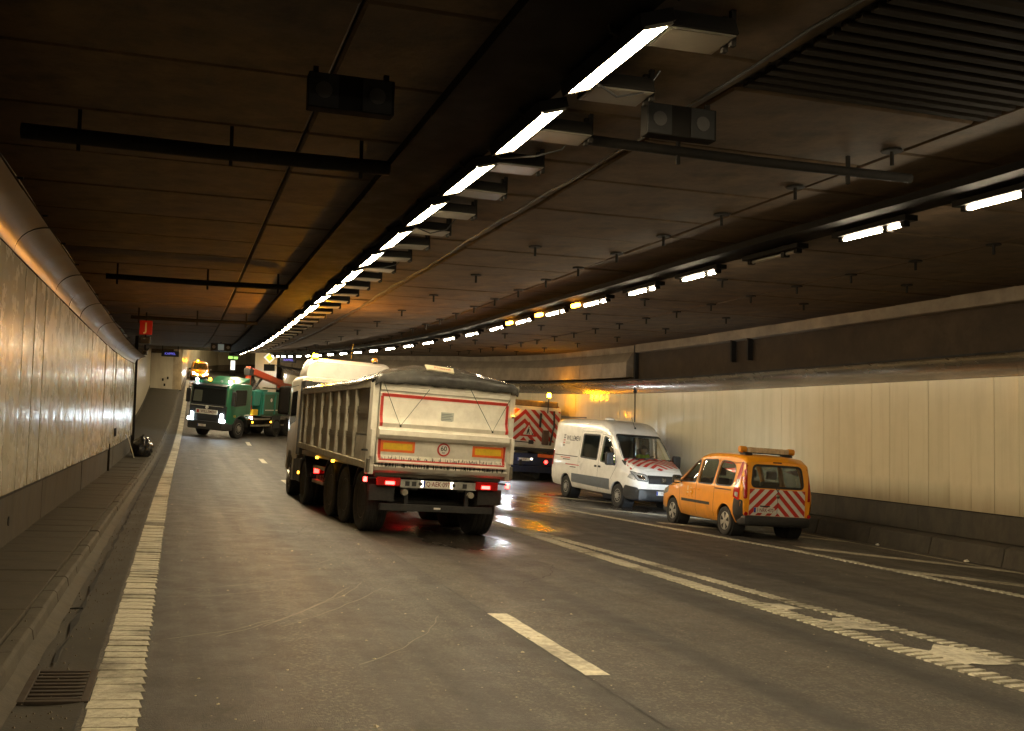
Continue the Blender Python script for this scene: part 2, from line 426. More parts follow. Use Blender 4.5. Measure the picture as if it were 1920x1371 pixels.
mb = MB(); mb.grid(YS, [0, .15, .3, .45, .6, .8, 1], lambda y, t: (lambda x: (x, y, floor_z(x, y)))((kx(y) + .44) * (1 - t) + (max(xr(y), 6) + (.9 if y < 98 else 8.0)) * t))
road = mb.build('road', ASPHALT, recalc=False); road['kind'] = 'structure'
# dished gutter strip between kerb and carriageway, its broken edge a little uneven
mb = MB()
def gut(y, t):
    x = kx(y) - .06 + t * (.52 + .012 * noise.noise(Vector((3, y * 2.1, 0))))
    return (x, y, floor_z(x, y) + .006 - .02 * math.sin(math.pi * t))
mb.grid(frange(-16, 40, .35) + frange(42, 120, 2), [0, .2, .5, .8, 1], gut)
g = mb.build('gutter', GUTTER, recalc=False); g['kind'] = 'structure'
mb = MB()
def crack(y, t):
    x = kx(y) + .205 + .018 * noise.noise(Vector((9, y * 1.3, 0))) + .008 * noise.noise(Vector((9, y * 6, 2))) + t * (.016 + .012 * noise.noise(Vector((1, y * 3, 7))))
    return (x, y, floor_z(x, y) + .004)
# kerb: fillet of mortar, single kerb stones, paving slabs behind
pav = empty('pavement'); pav['kind'] = 'structure'
stone_me = {}
def kerb_stone(y0, y1, k):
    mb = MB(); h = .15
    prof = [(-.13, -.08), (.0, -.08), (.0, .06), (-.012, h - .02), (-.035, h), (-.13, h)]
    L = y1 - y0; mb.prism(prof, 'y', .006, L - .006)
    return mb
kme = kerb_stone(0, .82, 0).mesh('kerb_stone')
y = -5.0; k = 0
while y < 92:
    o = link('kerb_stone', kme, KERB, pav, bevel=.006) if k == 0 else bpy.data.objects.new('kerb_stone', kme)
    if k: COL.objects.link(o); o.parent = pav; b_ = o.modifiers.new('bevel', 'BEVEL'); b_.width = .006; b_.segments = 2; b_.limit_method = 'ANGLE'
    o.location = (kx(y) + random.uniform(-.008, .008), y, floor_z(kx(y), y) + random.uniform(-.007, .007)); o.rotation_euler = (math.atan(sl(y + .4)), 0, -math.atan((kx(y + .82) - kx(y)) / .82) + random.uniform(-.004, .004))
    y += .82; k += 1
mb = MB()
def fil(y, t):
    a = t * math.pi / 2; w = .10 + .022 * noise.noise(Vector((5, y * 1.7, 0)))
    x = kx(y) + w * (1 - math.cos(a)) ; x = kx(y) + w * t
    return (x, y, floor_z(x, y) + .05 * (1 - t) ** 1.5 + .008)
mb.grid(frange(-8, 45, .3) + frange(46, 92, 1), [0, .33, .66, 1], fil)
o = mb.build('mortar_fillet', KERB, pav, recalc=False, smooth=60)
# paving slabs (two per row), near part as single pieces
def slab_obj(x0, x1, y0, y1, k):
    mb = MB(); mb.box(0, x1 - x0, 0, y1 - y0, -.05, 0)
    return mb.mesh('paving_slab')
sme = slab_obj(0, .925, 0, .70, 0)
y = -4.0; k = 0
while y < 42:
    o = bpy.data.objects.new('paving_slab', sme); COL.objects.link(o); o.parent = pav
    if not sme.materials: sme.materials.append(PAVE)
    b_ = o.modifiers.new('bevel', 'BEVEL'); b_.width = .005; b_.segments = 1
    x = kx(y) - .135 - .925
    o.location = (x, y, floor_z(x, y) + .148 + random.uniform(-.006, .006)); o.rotation_euler = (math.atan(sl(y)) + random.uniform(-.006, .006), math.atan(CF) * .6 + random.uniform(-.006, .006), -math.atan(xo0(y + .7) - xo0(y)))
    y += .708; k += 1
mb = MB(); mb.grid(frange(-6, 42, 2) + frange(43, 120, 2), [0, 1], lambda y, t: (lambda x: (x, y, floor_z(x, y) + (.105 if y < 42.5 else .15)))((kx(y) - .11) * t + (kx(y) - (1.1 if y < 42.5 else 2.6)) * (1 - t)))
mb.build('pavement_bed', PAVE, pav, recalc=False)
# ------------------------------------------------------------------ road markings
def marking(name, xa, xb, ya, yb, m, step=2.0, lift=.004): return road_patch(name, xa, xb, ya, yb, m, lift, step=step)
EL = -.29
def ragged(base, amp, seed, fq=5.0): return lambda y: base(y) + amp * noise.noise(Vector((seed, y * fq, seed)))
edge = marking('edge_line', ragged(lambda y: EL - .14 + xo0(y), .012, 3), ragged(lambda y: EL + .14 + xo0(y), .012, 4), -4, 110, PAINT, step=.25)
ribm = MB(); ribm.add([(-.145, 0, .004), (.15, 0, .004), (.160, -.004, .012), (-.143, 0, .011), (-.14, .185, .004), (.138, .18, .004), (.136, .18, .0075), (-.14, .185, .007)],
    [(0, 1, 2, 3), (3, 2, 6, 7), (4, 7, 6, 5), (0, 3, 7, 4), (1, 5, 6, 2), (0, 4, 5, 1)])
rib_me = ribm.mesh('rib'); rib_me.materials.append(PAINT)
y = 3.6
while y < 32:
    o = bpy.data.objects.new('rib', rib_me); COL.objects.link(o); o.parent = edge
    o.location = (EL + xo0(y) + random.uniform(-.006, .006), y, floor_z(EL, y)); o.rotation_euler = (math.atan(sl(y)), math.atan(CF), random.uniform(-.03, .03)); o.scale = (random.uniform(.97, 1.04), random.uniform(.86, 1.02), random.uniform(.4, 1.3))
    y += .19 if random.random() > .05 else .38
for a, b in ((-3.3, -.8), (7.17, 9.72), (17.6, 20.1), (29.2, 31.8), (40.1, 42.6), (51.0, 53.5), (62, 64.5), (73, 75.5)):
    marking('lane_dash', ragged(lambda y: 3.03 + xo0(y) * .9, .012, a), ragged(lambda y: 3.235 + xo0(y) * .9, .012, b), a, b, PAINT, step=.12)
road_patch('road_joint', ragged(lambda y: 3.02 + xo0(y) * .9, .012, 21, 1.5), ragged(lambda y: 3.037 + xo0(y) * .9, .013, 22, 1.5), -4, 50, TARLINE, .0035, step=.15)
road_patch('gutter_crack', ragged(lambda y: kx(y) + .185, .03, 31, 1.6), ragged(lambda y: kx(y) + .21, .034, 32, 1.7), 7.6, 40, BLACK, .012, step=.12)
road_patch('gutter_edge_joint', ragged(lambda y: kx(y) + .452, .012, 35, 1.6), ragged(lambda y: kx(y) + .47, .014, 36, 2.7), -4, 60, TARLINE, .0055, step=.15)
# gore lines with transverse ribs
XA = [(4, 6.86), (6.65, 6.74), (9.7, 6.65), (14, 6.52), (20, 6.40), (34, 5.9), (50, 5.6)]
XB = [(4, 8.15), (6.5, 7.72), (7.49, 7.60), (10.55, 7.26), (14.6, 7.0), (19, 6.62)]
XE = [(2, 12.3), (11.57, 11.75), (16.7, 11.46), (20.8, 10.75), (27, 9.7), (40, 7.9), (56, 6.6)]
def lin(tab, y):
    for (a, va), (b, vb) in zip(tab, tab[1:]):
        if y <= b or b == tab[-1][0]: return va + (vb - va) * (y - a) / (b - a)
def ribbed(name, tab, y0, y1, w, pitch, m):
    base = road_patch(name, ragged(lambda y: lin(tab, y) - w / 2, .015, y0), ragged(lambda y: lin(tab, y) + w / 2, .015, y1), y0, y1, PAINT_GHOST, .004, step=.2)
    mb = MB(); mb.prism([(-w / 2, .0), (w / 2, .0), (w / 2 - .012, .016), (-w / 2 + .01, .016)], 'y', 0, pitch * .52)
    me = mb.mesh('rib'); me.materials.append(m); y = y0 + .1; n = 0
    while y < y1 - .1 and n < 290:
        o = bpy.data.objects.new('rib', me); COL.objects.link(o); o.parent = base; x = lin(tab, y)
        o.location = (x + random.uniform(-.008, .008), y, floor_z(x, y) + .004); o.rotation_euler = (0, math.atan(CF), math.radians(8) + random.uniform(-.04, .04))
        o.scale = (random.uniform(.95, 1.06), random.uniform(.7, 1.25), random.uniform(.7, 1.1)); y += pitch; n += 1
    return base
ribbed('gore_line', XA, 4.2, 20.5, .30, .13, PAINT)
ribbed('gore_line', XB, 4.2, 18.8, .22, .13, PAINT)
marking('gore_line', lambda y: lin(XA, y) - .1, lambda y: lin(XA, y) + .1, 20.5, 50, PAINT_WORN)
ribbed('ramp_edge_line', XE, 5, 26, .22, .13, PAINT)
marking('ramp_edge_line', lambda y: lin(XE, y) - .08, lambda y: lin(XE, y) + .08, 26, 56, PAINT_WORN)
def blob(name, pts, m, lift=.006):
    """worn patch of paint given as plan outline"""
    mb = MB(); c = Vector((sum(p[0] for p in pts) / len(pts), sum(p[1] for p in pts) / len(pts)))
    P = []
    for i, p in enumerate(pts):
        q = pts[(i + 1) % len(pts)]
        L = (Vector(q) - Vector(p)).length; k = max(2, int(L / .12))
        for j in range(k):
            t = j / k; x = p[0] + (q[0] - p[0]) * t; y = p[1] + (q[1] - p[1]) * t
            a = .045 * noise.noise(Vector((x * 9, y * 9, 1)))
            P.append((x + a, y + a * 1.7))
    mb.add([(x, y, floor_z(x, y) + lift) for x, y in P] + [(c.x, c.y, floor_z(c.x, c.y) + lift)], [(i, (i + 1) % len(P), len(P)) for i in range(len(P))])
    o = mb.build(name, m); o['kind'] = 'structure'; return o
for pts in ([(6.58, 10.95), (6.85, 10.65), (7.0, 10.62), (7.1, 10.25), (6.85, 10.2), (6.66, 9.95)], [(6.66, 9.75), (6.95, 9.5), (7.12, 9.72), (7.26, 9.68), (7.38, 9.05), (7.1, 8.98), (6.9, 9.1), (6.72, 8.95)],
            [(6.70, 8.35), (6.95, 8.0), (7.28, 8.3), (7.42, 8.22), (7.54, 7.5), (7.2, 7.42), (7.0, 7.5), (6.76, 7.35)], [(6.80, 6.5), (7.2, 6.2), (7.6, 6.4), (7.75, 5.6), (7.2, 5.5), (6.85, 5.4)], [(6.62, 18.6), (6.80, 18.3), (6.95, 17.2), (6.75, 17.1)]):
    blob('gore_stripe', pts, PAINT)
for (x0, ya, x1, yb, w) in ((12.0, 17.2, 14.6, 14.2, .62), (11.6, 14.0, 14.2, 11.0, .6), (11.2, 21.9, 14.4, 19.0, .6), (11.0, 25.9, 14.4, 23.2, .6), (10.6, 31.0, 14.5, 27.6, .6), (11.8, 11.0, 14.4, 8.0, .6)):
    blob('hatch_stripe', [(x0, ya), (x0 + .05, ya + w), (x1, yb + w), (x1, yb)], PAINT_WORN)
marking('ramp_outer_line', lambda y: 14.45 - .01 * (y - 12), lambda y: 14.6 - .01 * (y - 12), 4, 34, PAINT_WORN)
# ------------------------------------------------------------------ drain grate in the gutter
dg_ = empty('drain_grate', mw=Matrix.Translation((-.64, 7.0, floor_z(-.64, 7.0) - .010)) @ Matrix.Rotation(math.atan(CF), 4, 'Y'))
tag(dg_, 'rusty iron drain grate with bars set in the gutter beside the edge line', 'drain')
IRON = mat('rusty_iron', (.055, .040, .028), .65, metal=.5, var=.5, vscale=14, dirt=.5, dirtcol=(.025, .02, .016))
MB().box(-.17, .17, -.36, .36, -.006, .002).build('pit', BLACK, dg_)
fr_ = MB(); fr_.box(-.2, -.155, -.4, .4, 0, .022).box(.155, .2, -.4, .4, 0, .022).box(-.155, .155, -.4, -.35, 0, .022).box(-.155, .155, .35, .4, 0, .022)
fr_.build('frame', IRON, dg_, bevel=.004)
for i in range(8):
    MB().box(-.153, .153, -.33 + i * .087, -.29 + i * .087, .002, .02).build('bar', IRON, dg_, bevel=.004)
# ------------------------------------------------------------------ left tunnel wall
LX = -1.87
WL_END = 40.6
lw_ = tag(empty('tunnel_wall', (LX, 12, .2)), 'cream enamel panel wall with curved metal cove, running beside the pavement', 'wall')
def child_at(o, parent, mw):
    o.parent = parent; o.matrix_parent_inverse = parent.matrix_basis.inverted(); o.matrix_basis = mw
def wall_m(x, y, z, yaw=0): return Matrix.Translation((x, y, z)) @ Matrix.Rotation(yaw, 4, 'Z') @ Matrix.Rotation(math.atan(sl(y)), 4, 'X')
def panel_mesh(w, h, side, bulge=.005, gap=.006, th=.02):
    """vertical panel, face bulging slightly towards +side x; origin at lower near corner, runs along +y"""
    mb = MB(); ys = [gap + (w - 2 * gap) * i / 6 for i in range(7)]
    f = lambda yy: side * (bulge * (1 - ((yy - w / 2) / (w / 2)) ** 2))
    front = [(f(y_), y_, z_) for y_ in ys for z_ in (0, h)]
    mb.add(front, [(2 * i, 2 * i + 2, 2 * i + 3, 2 * i + 1) for i in range(6)])
    b0 = [(-side * th, ys[0], 0), (-side * th, ys[0], h), (-side * th, ys[-1], 0), (-side * th, ys[-1], h)]
    o = len(mb.v); mb.v += b0
    mb.f += [(0, 1, o + 1, o), (12, o + 2, o + 3, 13), tuple(range(0, 14, 2)) + (o + 2, o), tuple(range(1, 14, 2)) + (o + 3, o + 1)]
    return mb.mesh('panel')
def cove_mesh(L, side, dx, dz, gap=.004, bulge=.05):
    mb = MB()
    def pt(y, t):
        a = t * math.pi / 2
        return (side * dx * (1 - math.cos(a)), y, dz * math.sin(a))
    mb.grid([gap, L - gap], [i / 7 for i in range(8)], pt); return mb.mesh('cove_panel', recalc=False)
PZ0, PZ1 = .84, 3.52
lp_me = panel_mesh(.98, PZ1 - PZ0, 1); lp_me.materials.append(PANEL)
for p in lp_me.polygons: p.use_smooth = False
lc_me = cove_mesh(1.96, 1, .34, .30); lc_me.materials.append(COVE_L)
for p in lc_me.polygons: p.use_smooth = True
y = -9.36; k = 0
while y < WL_END - .5:
    o = bpy.data.objects.new('panel', lp_me); COL.objects.link(o)
    yc = y + .49
    child_at(o, lw_, wall_m(LX + .07 + xo0(y), y, PZ0 + zl(y), -(xo0(y + .98) - xo0(y)) / .98 + random.uniform(-.006, .006)) @ Matrix.Rotation(random.uniform(-.004, .004), 4, 'Y'))
    if k % 2 == 0:
        o = bpy.data.objects.new('cove_panel', lc_me); COL.objects.link(o)
        child_at(o, lw_, wall_m(LX + .075 + xo0(y), y, PZ1 + .015 + zl(y), -(xo0(y + .98) - xo0(y)) / .98 + random.uniform(-.004, .004)) @ Matrix.Rotation(random.uniform(-.03, .03), 4, 'Y'))
    y += .98; k += 1
ys_ = frange(-9.4, WL_END, 1.5)
def strip(name, m, parent, ya, yb, prof, xf, step=1.5, closed=False, smooth=None):
    """sweep a (dx,z) profile along the wall line"""
    mb = MB(); ys = frange(ya, yb, step); n = len(prof)
    mb.grid(ys, list(range(n)), lambda y, i: (xf(y) + prof[int(i)][0], y, prof[int(i)][1] + zl(y)))
    if closed:
        mb.f.append(tuple(range(n))); mb.f.append(tuple(range((len(ys) - 1) * n, len(ys) * n)))
    o = mb.build(name, m, None, recalc=closed, smooth=smooth)
    if parent is not None: child_at(o, parent, Matrix())
    return o
lxf = lambda y: LX + xo0(y)
strip('backing', CONCRETE, lw_, -9.4, WL_END, [(.03, .05), (.03, 3.6), (-.35, 3.62), (-.35, 4.72)], lxf)
strip('panel_foot_rail', STEEL_DK, lw_, -9.4, WL_END, [(.035, PZ0 - .03), (.075, PZ0 - .03), (.075, PZ0 - .004), (.035, PZ0 - .004), (.035, PZ0 - .03)], lxf)
strip('cove_rail', STEEL_DK, lw_, -9.4, WL_END, [(.04, PZ1 + .002), (.088, PZ1 + .002), (.088, PZ1 + .014), (.04, PZ1 + .014), (.04, PZ1 + .002)], lxf)
strip('cove_back', CONCRETE, lw_, -9.4, WL_END, [(.43, PZ1 + .318), (.37, PZ1 + .36), (-.34, PZ1 + .40)], lxf)
pb_me = MB().box(0, .05, .008, 3.06, 0, .66).mesh('plinth_block'); pb_me.materials.append(PLINTH)
y = -8.6; k = 0
while y < WL_END - 1:
    o = bpy.data.objects.new('plinth_block', pb_me); COL.objects.link(o)
    child_at(o, lw_, wall_m(LX + .0 + xo0(y) + random.uniform(-.006, .006), y, .20 + zl(y), -(xo0(y + 3) - xo0(y)) / 3)); y += 3.07
for (yy, dz) in ((12.9, .33),):
    o = MB().cyl((0, 0, 0), (.012, 0, 0), .055, n=16).build('drain_hole', BLACK); child_at(o, lw_, Matrix.Translation((LX + .052, yy + .05, .5)))
for yy in (31.0, 31.5):
    o = MB().box(0, .02, 0, .26, 0, .24).build('socket_box', STEEL_DK, bevel=.004); child_at(o, lw_, wall_m(LX + .085 + xo0(yy), yy, 1.12 + zl(yy)))
o = MB().box(-.06, .06, 0, .1, 0, 4.4).build('end_post', STEEL_DK, bevel=.01); child_at(o, lw_, wall_m(LX + .1 + xo0(WL_END), WL_END, .2 + zl(WL_END)))
o = MB().box(-.03, .03, -.05, .03, 0, .75).build('cable_box', STEEL_DK, bevel=.01); child_at(o, lw_, wall_m(LX + .07 + xo0(29.5), 29.5, .22 + zl(29.5)))
# ------------------------------------------------------------------ far left wall beyond, with the nose wall and its rounded corner
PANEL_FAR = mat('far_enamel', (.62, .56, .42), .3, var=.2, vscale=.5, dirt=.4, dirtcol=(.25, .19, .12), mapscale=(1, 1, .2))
fw = tag(empty('recessed_wall', (-2.4, 41, 1)), 'cream wall set back beyond the rubbish bag, ending in a rounded corner', 'wall')
path = [(-2.35, 40.8), (-2.3, 52), (-2.35, 64), (-2.35, 78), (-2.38, 91.5)]
def wall_path(name, pts, z0, z1, m, parent, seglen=2.0):
    mb = MB(); Q = []
    for a, b in zip(pts, pts[1:]):
        L = (Vector(b) - Vector(a)).length; k = max(1, int(L / seglen)); Q += [(a[0] + (b[0] - a[0]) * i / k, a[1] + (b[1] - a[1]) * i / k) for i in range(k)]
    Q.append(pts[-1])
    vs = []
    for (x, y) in Q: vs += [(x, y, zl(y) + z0), (x, y, zl(y) + z1)]
    mb.add(vs, [(2 * i, 2 * i + 2, 2 * i + 3, 2 * i + 1) for i in range(len(Q) - 1)])
    o = mb.build(name, m, recalc=False)
    if parent is not None: child_at(o, parent, Matrix())
    return o
def panels_along(pts, w, h, z0, parent, m, side, name='panel'):
    me = None
    for a, b in zip(pts, pts[1:]):
        A = Vector(a); B = Vector(b); L = (B - A).length; k = max(1, round(L / w)); d = (B - A) / k; wl_ = L / k
        for i in range(k):
            p = A + d * i; yaw = math.atan2(-d.x, d.y); s = (zl(p.y + d.y) - zl(p.y)) / wl_
            me = panel_mesh(wl_, h, side, bulge=.004); me.materials.append(m)
            o = bpy.data.objects.new(name, me); COL.objects.link(o)
            child_at(o, parent, Matrix.Translation((p.x, p.y, zl(p.y) + z0)) @ Matrix.Rotation(yaw, 4, 'Z') @ Matrix.Rotation(math.atan(s), 4, 'X'))
panels_along(path, 1.9, 3.4, .55, fw, PANEL_FAR, 1)
wall_path('plinth', [(p[0] + .02, p[1]) for p in path], .0, .56, PLINTH, fw)
wall_path('upper_band', [(p[0] - .1, p[1]) for p in path], 3.9, 4.8, CONCRETE, fw)
nose = [(-2.38, 92), (-.55, 92.2)]
arc = [(-.55 + .75 * math.sin(t), 92.95 - .75 * math.cos(t)) for t in [i * math.pi / 2 / 6 for i in range(7)]]
wall_path('nose_panel', nose, .1, 3.3, PANEL_FAR, fw, .95)
wall_path('rounded_corner', arc, .1, 4.8, mat('far_corner', (.42, .33, .21), .35, var=.25, vscale=1.2, dirt=.4), fw, .2)
wall_path('upper_band', [(p[0], p[1] - .02) for p in nose], 3.3, 4.8, CONCRETE, fw)
for (x, z) in ((-1.35, .9), (-.95, 1.05), (-1.2, .45)):
    o = MB().box(-.07, .07, -.04, 0, 0, .22).build('junction_box', STEEL_DK); child_at(o, fw, Matrix.Translation((x, 92.05, zl(92) + z)))
# far bend: the left wall swings to the right and closes the view
fb = tag(empty('bend_wall', (3, 128, 9)), 'pale curved tunnel wall closing the view behind the far orange van', 'wall')
bend = [(.2, 93), (.5, 104), (1.0, 113), (2.2, 121), (4.4, 126), (8.5, 130), (14, 132)]
panels_along(bend, 2.4, 3.6, .5, fb, PANEL_FAR, 1)
wall_path('plinth', [(p[0] + .02, p[1] - .02) for p in bend], -1.2, .52, CONC_LIGHT, fb)
wall_path('upper_band', [(p[0] - .05, p[1] + .05) for p in bend], 4.08, 5.2, CONCRETE, fb)
# ------------------------------------------------------------------ right tunnel wall
rw = tag(empty('tunnel_wall', (15.5, 16, -.6)), 'cream enamel panel wall with dark concrete base, behind the parked vans', 'wall')
rp_me = panel_mesh(.62, 2.72, -1, bulge=.0035, gap=.0042); rp_me.materials.append(PANEL_R)
rc_me = cove_mesh(2.48, -1, .34, .42, gap=.003); rc_me.materials.append(COVE)
for p in rc_me.polygons: p.use_smooth = True
RPZ0, RPZ1 = .20, 2.92
s_ = -2.0; k = 0
def ryaw(y, L): return math.atan2(-(xr(y + L) - xr(y)), L)
y = -2.0
while y < 76:
    yaw = ryaw(y, .62); dy = .62 * math.cos(yaw)
    if not (32.5 < y < 32.7):
        o = bpy.data.objects.new('panel', rp_me); COL.objects.link(o)
        child_at(o, rw, wall_m(xr(y), y, RPZ0 + zl(y), yaw + random.uniform(-.0035, .0035)) @ Matrix.Rotation(random.uniform(-.002, .002), 4, 'Y'))
    if k % 4 == 0:
        o = bpy.data.objects.new('cove_panel', rc_me); COL.objects.link(o)
        child_at(o, rw, wall_m(xr(y) - .004, y, RPZ1 + .012 + zl(y), ryaw(y, 2.48)) @ Matrix.Rotation(random.uniform(-.01, .01), 4, 'Y'))
    y += dy; k += 1
strip('backing', mat('sooty_upper_wall', (.045, .033, .022), .9, var=.4, vscale=.8, dirt=.6, dirtcol=(.02, .016, .012), bumps=.3, bscale=14, spec=.15), rw, -3, 78, [(.03, -.9), (.03, 3.0), (.10, 3.0), (.10, 4.8)], xr)
strip('cove_top_slot', BLACK, rw, -3, 78, [(-.345, 3.36), (-.345, 3.40), (.08, 3.44)], xr)
strip('panel_foot_rail', STEEL_DK, rw, -3, 78, [(-.01, .17), (-.01, .194), (.02, .194)], xr)
pb2 = MB().box(-.12, 0, .006, 2.9, 0, .52).mesh('plinth_block'); pb2.materials.append(PLINTH)
kb2 = MB(); kb2.prism([(-.62, -.05), (-.12, -.05), (-.12, .40), (-.36, .40), (-.5, .36), (-.57, .1)], 'y', .006, 1.94); kb2 = kb2.mesh('kerb_block'); kb2.materials.append(PLINTH)
y = -2.3
while y < 74:
    yaw = ryaw(y, 2.9); o = bpy.data.objects.new('plinth_block', pb2); COL.objects.link(o)
    child_at(o, rw, wall_m(xr(y) + .02 + random.uniform(-.005, .005), y, -.34 + zl(y), yaw)); y += 2.906 * math.cos(yaw)
y = -2.3
while y < 74:
    yaw = ryaw(y, 1.94); o = bpy.data.objects.new('kerb_block', kb2); COL.objects.link(o)
    o.modifiers.new('bevel', 'BEVEL').width = .012
    child_at(o, rw, wall_m(xr(y) + .0 + random.uniform(-.008, .008), y, -.745 + zl(y), yaw)); y += 1.946 * math.cos(yaw)
strip('top_beam', CONC_LIGHT, rw, -3, 32.4, [(.09, 4.36), (-.10, 4.38), (-.12, 4.40), (-.12, 4.70)], xr)
o = MB().box(-.05, .09, -.06, .06, 2.92, 4.70).build('expansion_joint', BLACK); child_at(o, rw, Matrix.Translation((xr(32.6), 32.6, zl(32.6))))
o = MB().box(-.015, .03, -.03, .03, .2, 2.93).build('expansion_joint', BLACK); child_at(o, rw, Matrix.Translation((xr(32.6), 32.6, zl(32.6))))
uc = MB()
uc.add([(-.30, .01, 3.50), (-.30, .01, 4.05), (-.02, .01, 4.42), (-.02, .01, 4.68), (-.30, 2.19, 3.50), (-.30, 2.19, 4.05), (-.02, 2.19, 4.42), (-.02, 2.19, 4.68), (.09, .01, 3.5), (.09, .01, 4.68), (.09, 2.19, 3.5), (.09, 2.19, 4.68)],
       [(0, 4, 5, 1), (1, 5, 6, 2), (2, 6, 7, 3), (0, 1, 2, 3, 9, 8), (4, 10, 11, 7, 6, 5), (0, 8, 10, 4)])
uc = uc.mesh('upper_panel'); uc.materials.append(CONC_LIGHT)
y = 32.8
while y < 74:
    yaw = ryaw(y, 2.2); o = bpy.data.objects.new('upper_panel', uc); COL.objects.link(o)
    child_at(o, rw, wall_m(xr(y) + random.uniform(-.01, .01), y, zl(y), yaw)); y += 2.2 * math.cos(yaw)
for yy in (25.0, 25.9):
    o = MB().box(-.16, 0, -.04, .04, 3.75, 4.5).build('bracket', STEEL_DK); child_at(o, rw, Matrix.Translation((xr(yy) + .05, yy, zl(yy))))
# far right wall past the merge
fr2 = tag(empty('merge_wall', (7.0, 86, 3)), 'cream panel wall beyond the merging lane, under the yellow diamond sign', 'wall')
mrg = [(6.95, 77.5), (6.9, 90), (7.2, 104), (8.2, 116), (9.5, 124)]
panels_along(mrg, 2.0, 3.5, .4, fr2, PANEL_FAR, -1)
wall_path('plinth', [(p[0] - .02, p[1]) for p in mrg], -1.0, .42, CONC_LIGHT, fr2)
wall_path('upper_band', [(p[0] + .05, p[1]) for p in mrg], 3.88, 5.2, CONCRETE, fr2)
# ------------------------------------------------------------------ ceiling of concrete planks
CZ = 4.66
ceil = empty('ceiling'); ceil['kind'] = 'structure'
def plank_mesh(w, L):
    mb = MB(); mb.box(.014, w - .014, .018, L - .018, 0, .08); me = mb.mesh('ceiling_plank'); me.materials.append(CONCRETE); return me
def put_plank(me, x, y):
    o = bpy.data.objects.new('ceiling_plank', me); COL.objects.link(o); o.parent = ceil
    o.location = (x, y, CZ + zl(y) + random.uniform(-.008, .012)); o.rotation_euler = (math.atan(sl(y + .8)), 0, 0)
    bv = o.modifiers.new('bevel', 'BEVEL'); bv.width = .022; bv.segments = 1
for (x0, x1, ya, yb) in ((-2.6, 1.12, -8.5, 60), (1.12, 4.4, -8.5, 60), (4.4, 7.0, 7.4, 60), (7.0, 11.7, -8.5, 60), (11.7, 16.2, -8.5, 48), (4.4, 7.0, -8.3, 3.4)):
    me = plank_mesh(x1 - x0, 1.7); y = ya
    while y < yb: put_plank(me, x0, y); y += 1.7
mb = MB(); mb.grid(frange(-17, 160, 3), [-4, 17.5], lambda y, x: (x, y, CZ + .06 + zl(y) + (0 if y > 55 else 0)))
mb.build('ceiling_deck', BLACK, ceil, recalc=False)
mb = MB(); mb.grid(frange(61, 160, 3), [-4, 17.5], lambda y, x: (x, y, CZ + .02 + zl(y))); mb.build('ceiling_soffit', CONC_LIGHT, ceil, recalc=False)
# downstand beam before the climb
mb = MB(); mb.box(-2.5, 7.2, 0, .5, -.12, .02)
o = mb.build('downstand_beam', CONC_LIGHT, ceil); o.location = (0, 57.6, CZ + zl(57.6))
# ribbed steel grille where a plank row is left out
gr = tag(empty('ventilation_grille', (5.7, 6.3, CZ)), 'dark ribbed ventilation grille recessed in the concrete ceiling', 'grille')
MB().box(-1.28, 1.28, -1.08, 1.08, .05, .055).build('backing', BLACK, gr)
for i in range(13): MB().box(-1.26, 1.26, -1.05 + i * .165, -.97 + i * .165, -.01, .04).build('slat', mat('soot_steel', (.022, .018, .014), .95, spec=0.05), gr)
# ------------------------------------------------------------------ closing faces behind the camera and at the far end
o = MB().box(-4, 17.5, -16.4, -16.2, -2, 6).build('portal_wall', CONCRETE); tag(o, kind='structure')
# ------------------------------------------------------------------ light row 1: cable tray, tubes, old floodlights
TUBE = emit('tube_light', (1.0, .80, .49), LAMP); TUBE2 = emit('tube_light_cool', (1.0, .83, .57), LAMP * 1.7)
HOUSING = mat('lamp_housing', (.009, .008, .007), .85, var=.3, spec=.08)
WHITE_IN = mat('lamp_reflector', (.16, .15, .125), .4, metal=.2, var=.3)
FGLASS = mat('dusty_lamp_glass', (.12, .105, .08), .35, var=.35, vscale=5, dirt=.4, dirtcol=(.07, .06, .045), coat=.4)
L1Z = 4.35
def lamp_obj():
    r = empty('tube_lamp')
    MB().box(-.13, .13, 0, 1.42, .012, .1).build('housing', HOUSING, r, bevel=.008)
    MB().prism([(-.100, .011), (.100, .011), (.098, .003), (-.098, .003)], 'y', .06, 1.36).build('diffuser', TUBE, r, bevel=.002)
    MB().box(-.1, .1, .008, .042, -.006, .011).build('end_clip', WHITE_IN, r)
    MB().box(-.1, .1, 1.378, 1.412, -.006, .011).build('end_clip', WHITE_IN, r)
    MB().bar((-.16, .35, .1), (-.16, .35, .3), .03, .03).bar((-.16, .35, .12), (-.1, .35, .06), .03, .03).build('bracket', STEEL_DK, r)
    return r
first = lamp_obj()
MB().box(-.132, -.122, .0, 1.42, -.012, .06).build('left_baffle', HOUSING, first)
tag(first, 'lit white tube lamp hanging in the long row beside the unlit floodlights', 'lamp', 'lit tube lamps beside the floodlights')
ypos = [5.72 + 1.9 * i for i in range(-9, 30)] + [62 + 2.4 * i for i in range(24)]
for i, y in enumerate(ypos):
    o = first if i == 0 else copy_tree(first)
    o.location = (2.86 + (0 if y < 60 else .6), y, L1Z + zl(y)); o.rotation_euler = (math.atan(sl(y + .7)) + R(random.uniform(-.4, .4)), R(-17 + random.uniform(-2, 2)) if y < 60 else 0, R(random.uniform(-.7, .7)))
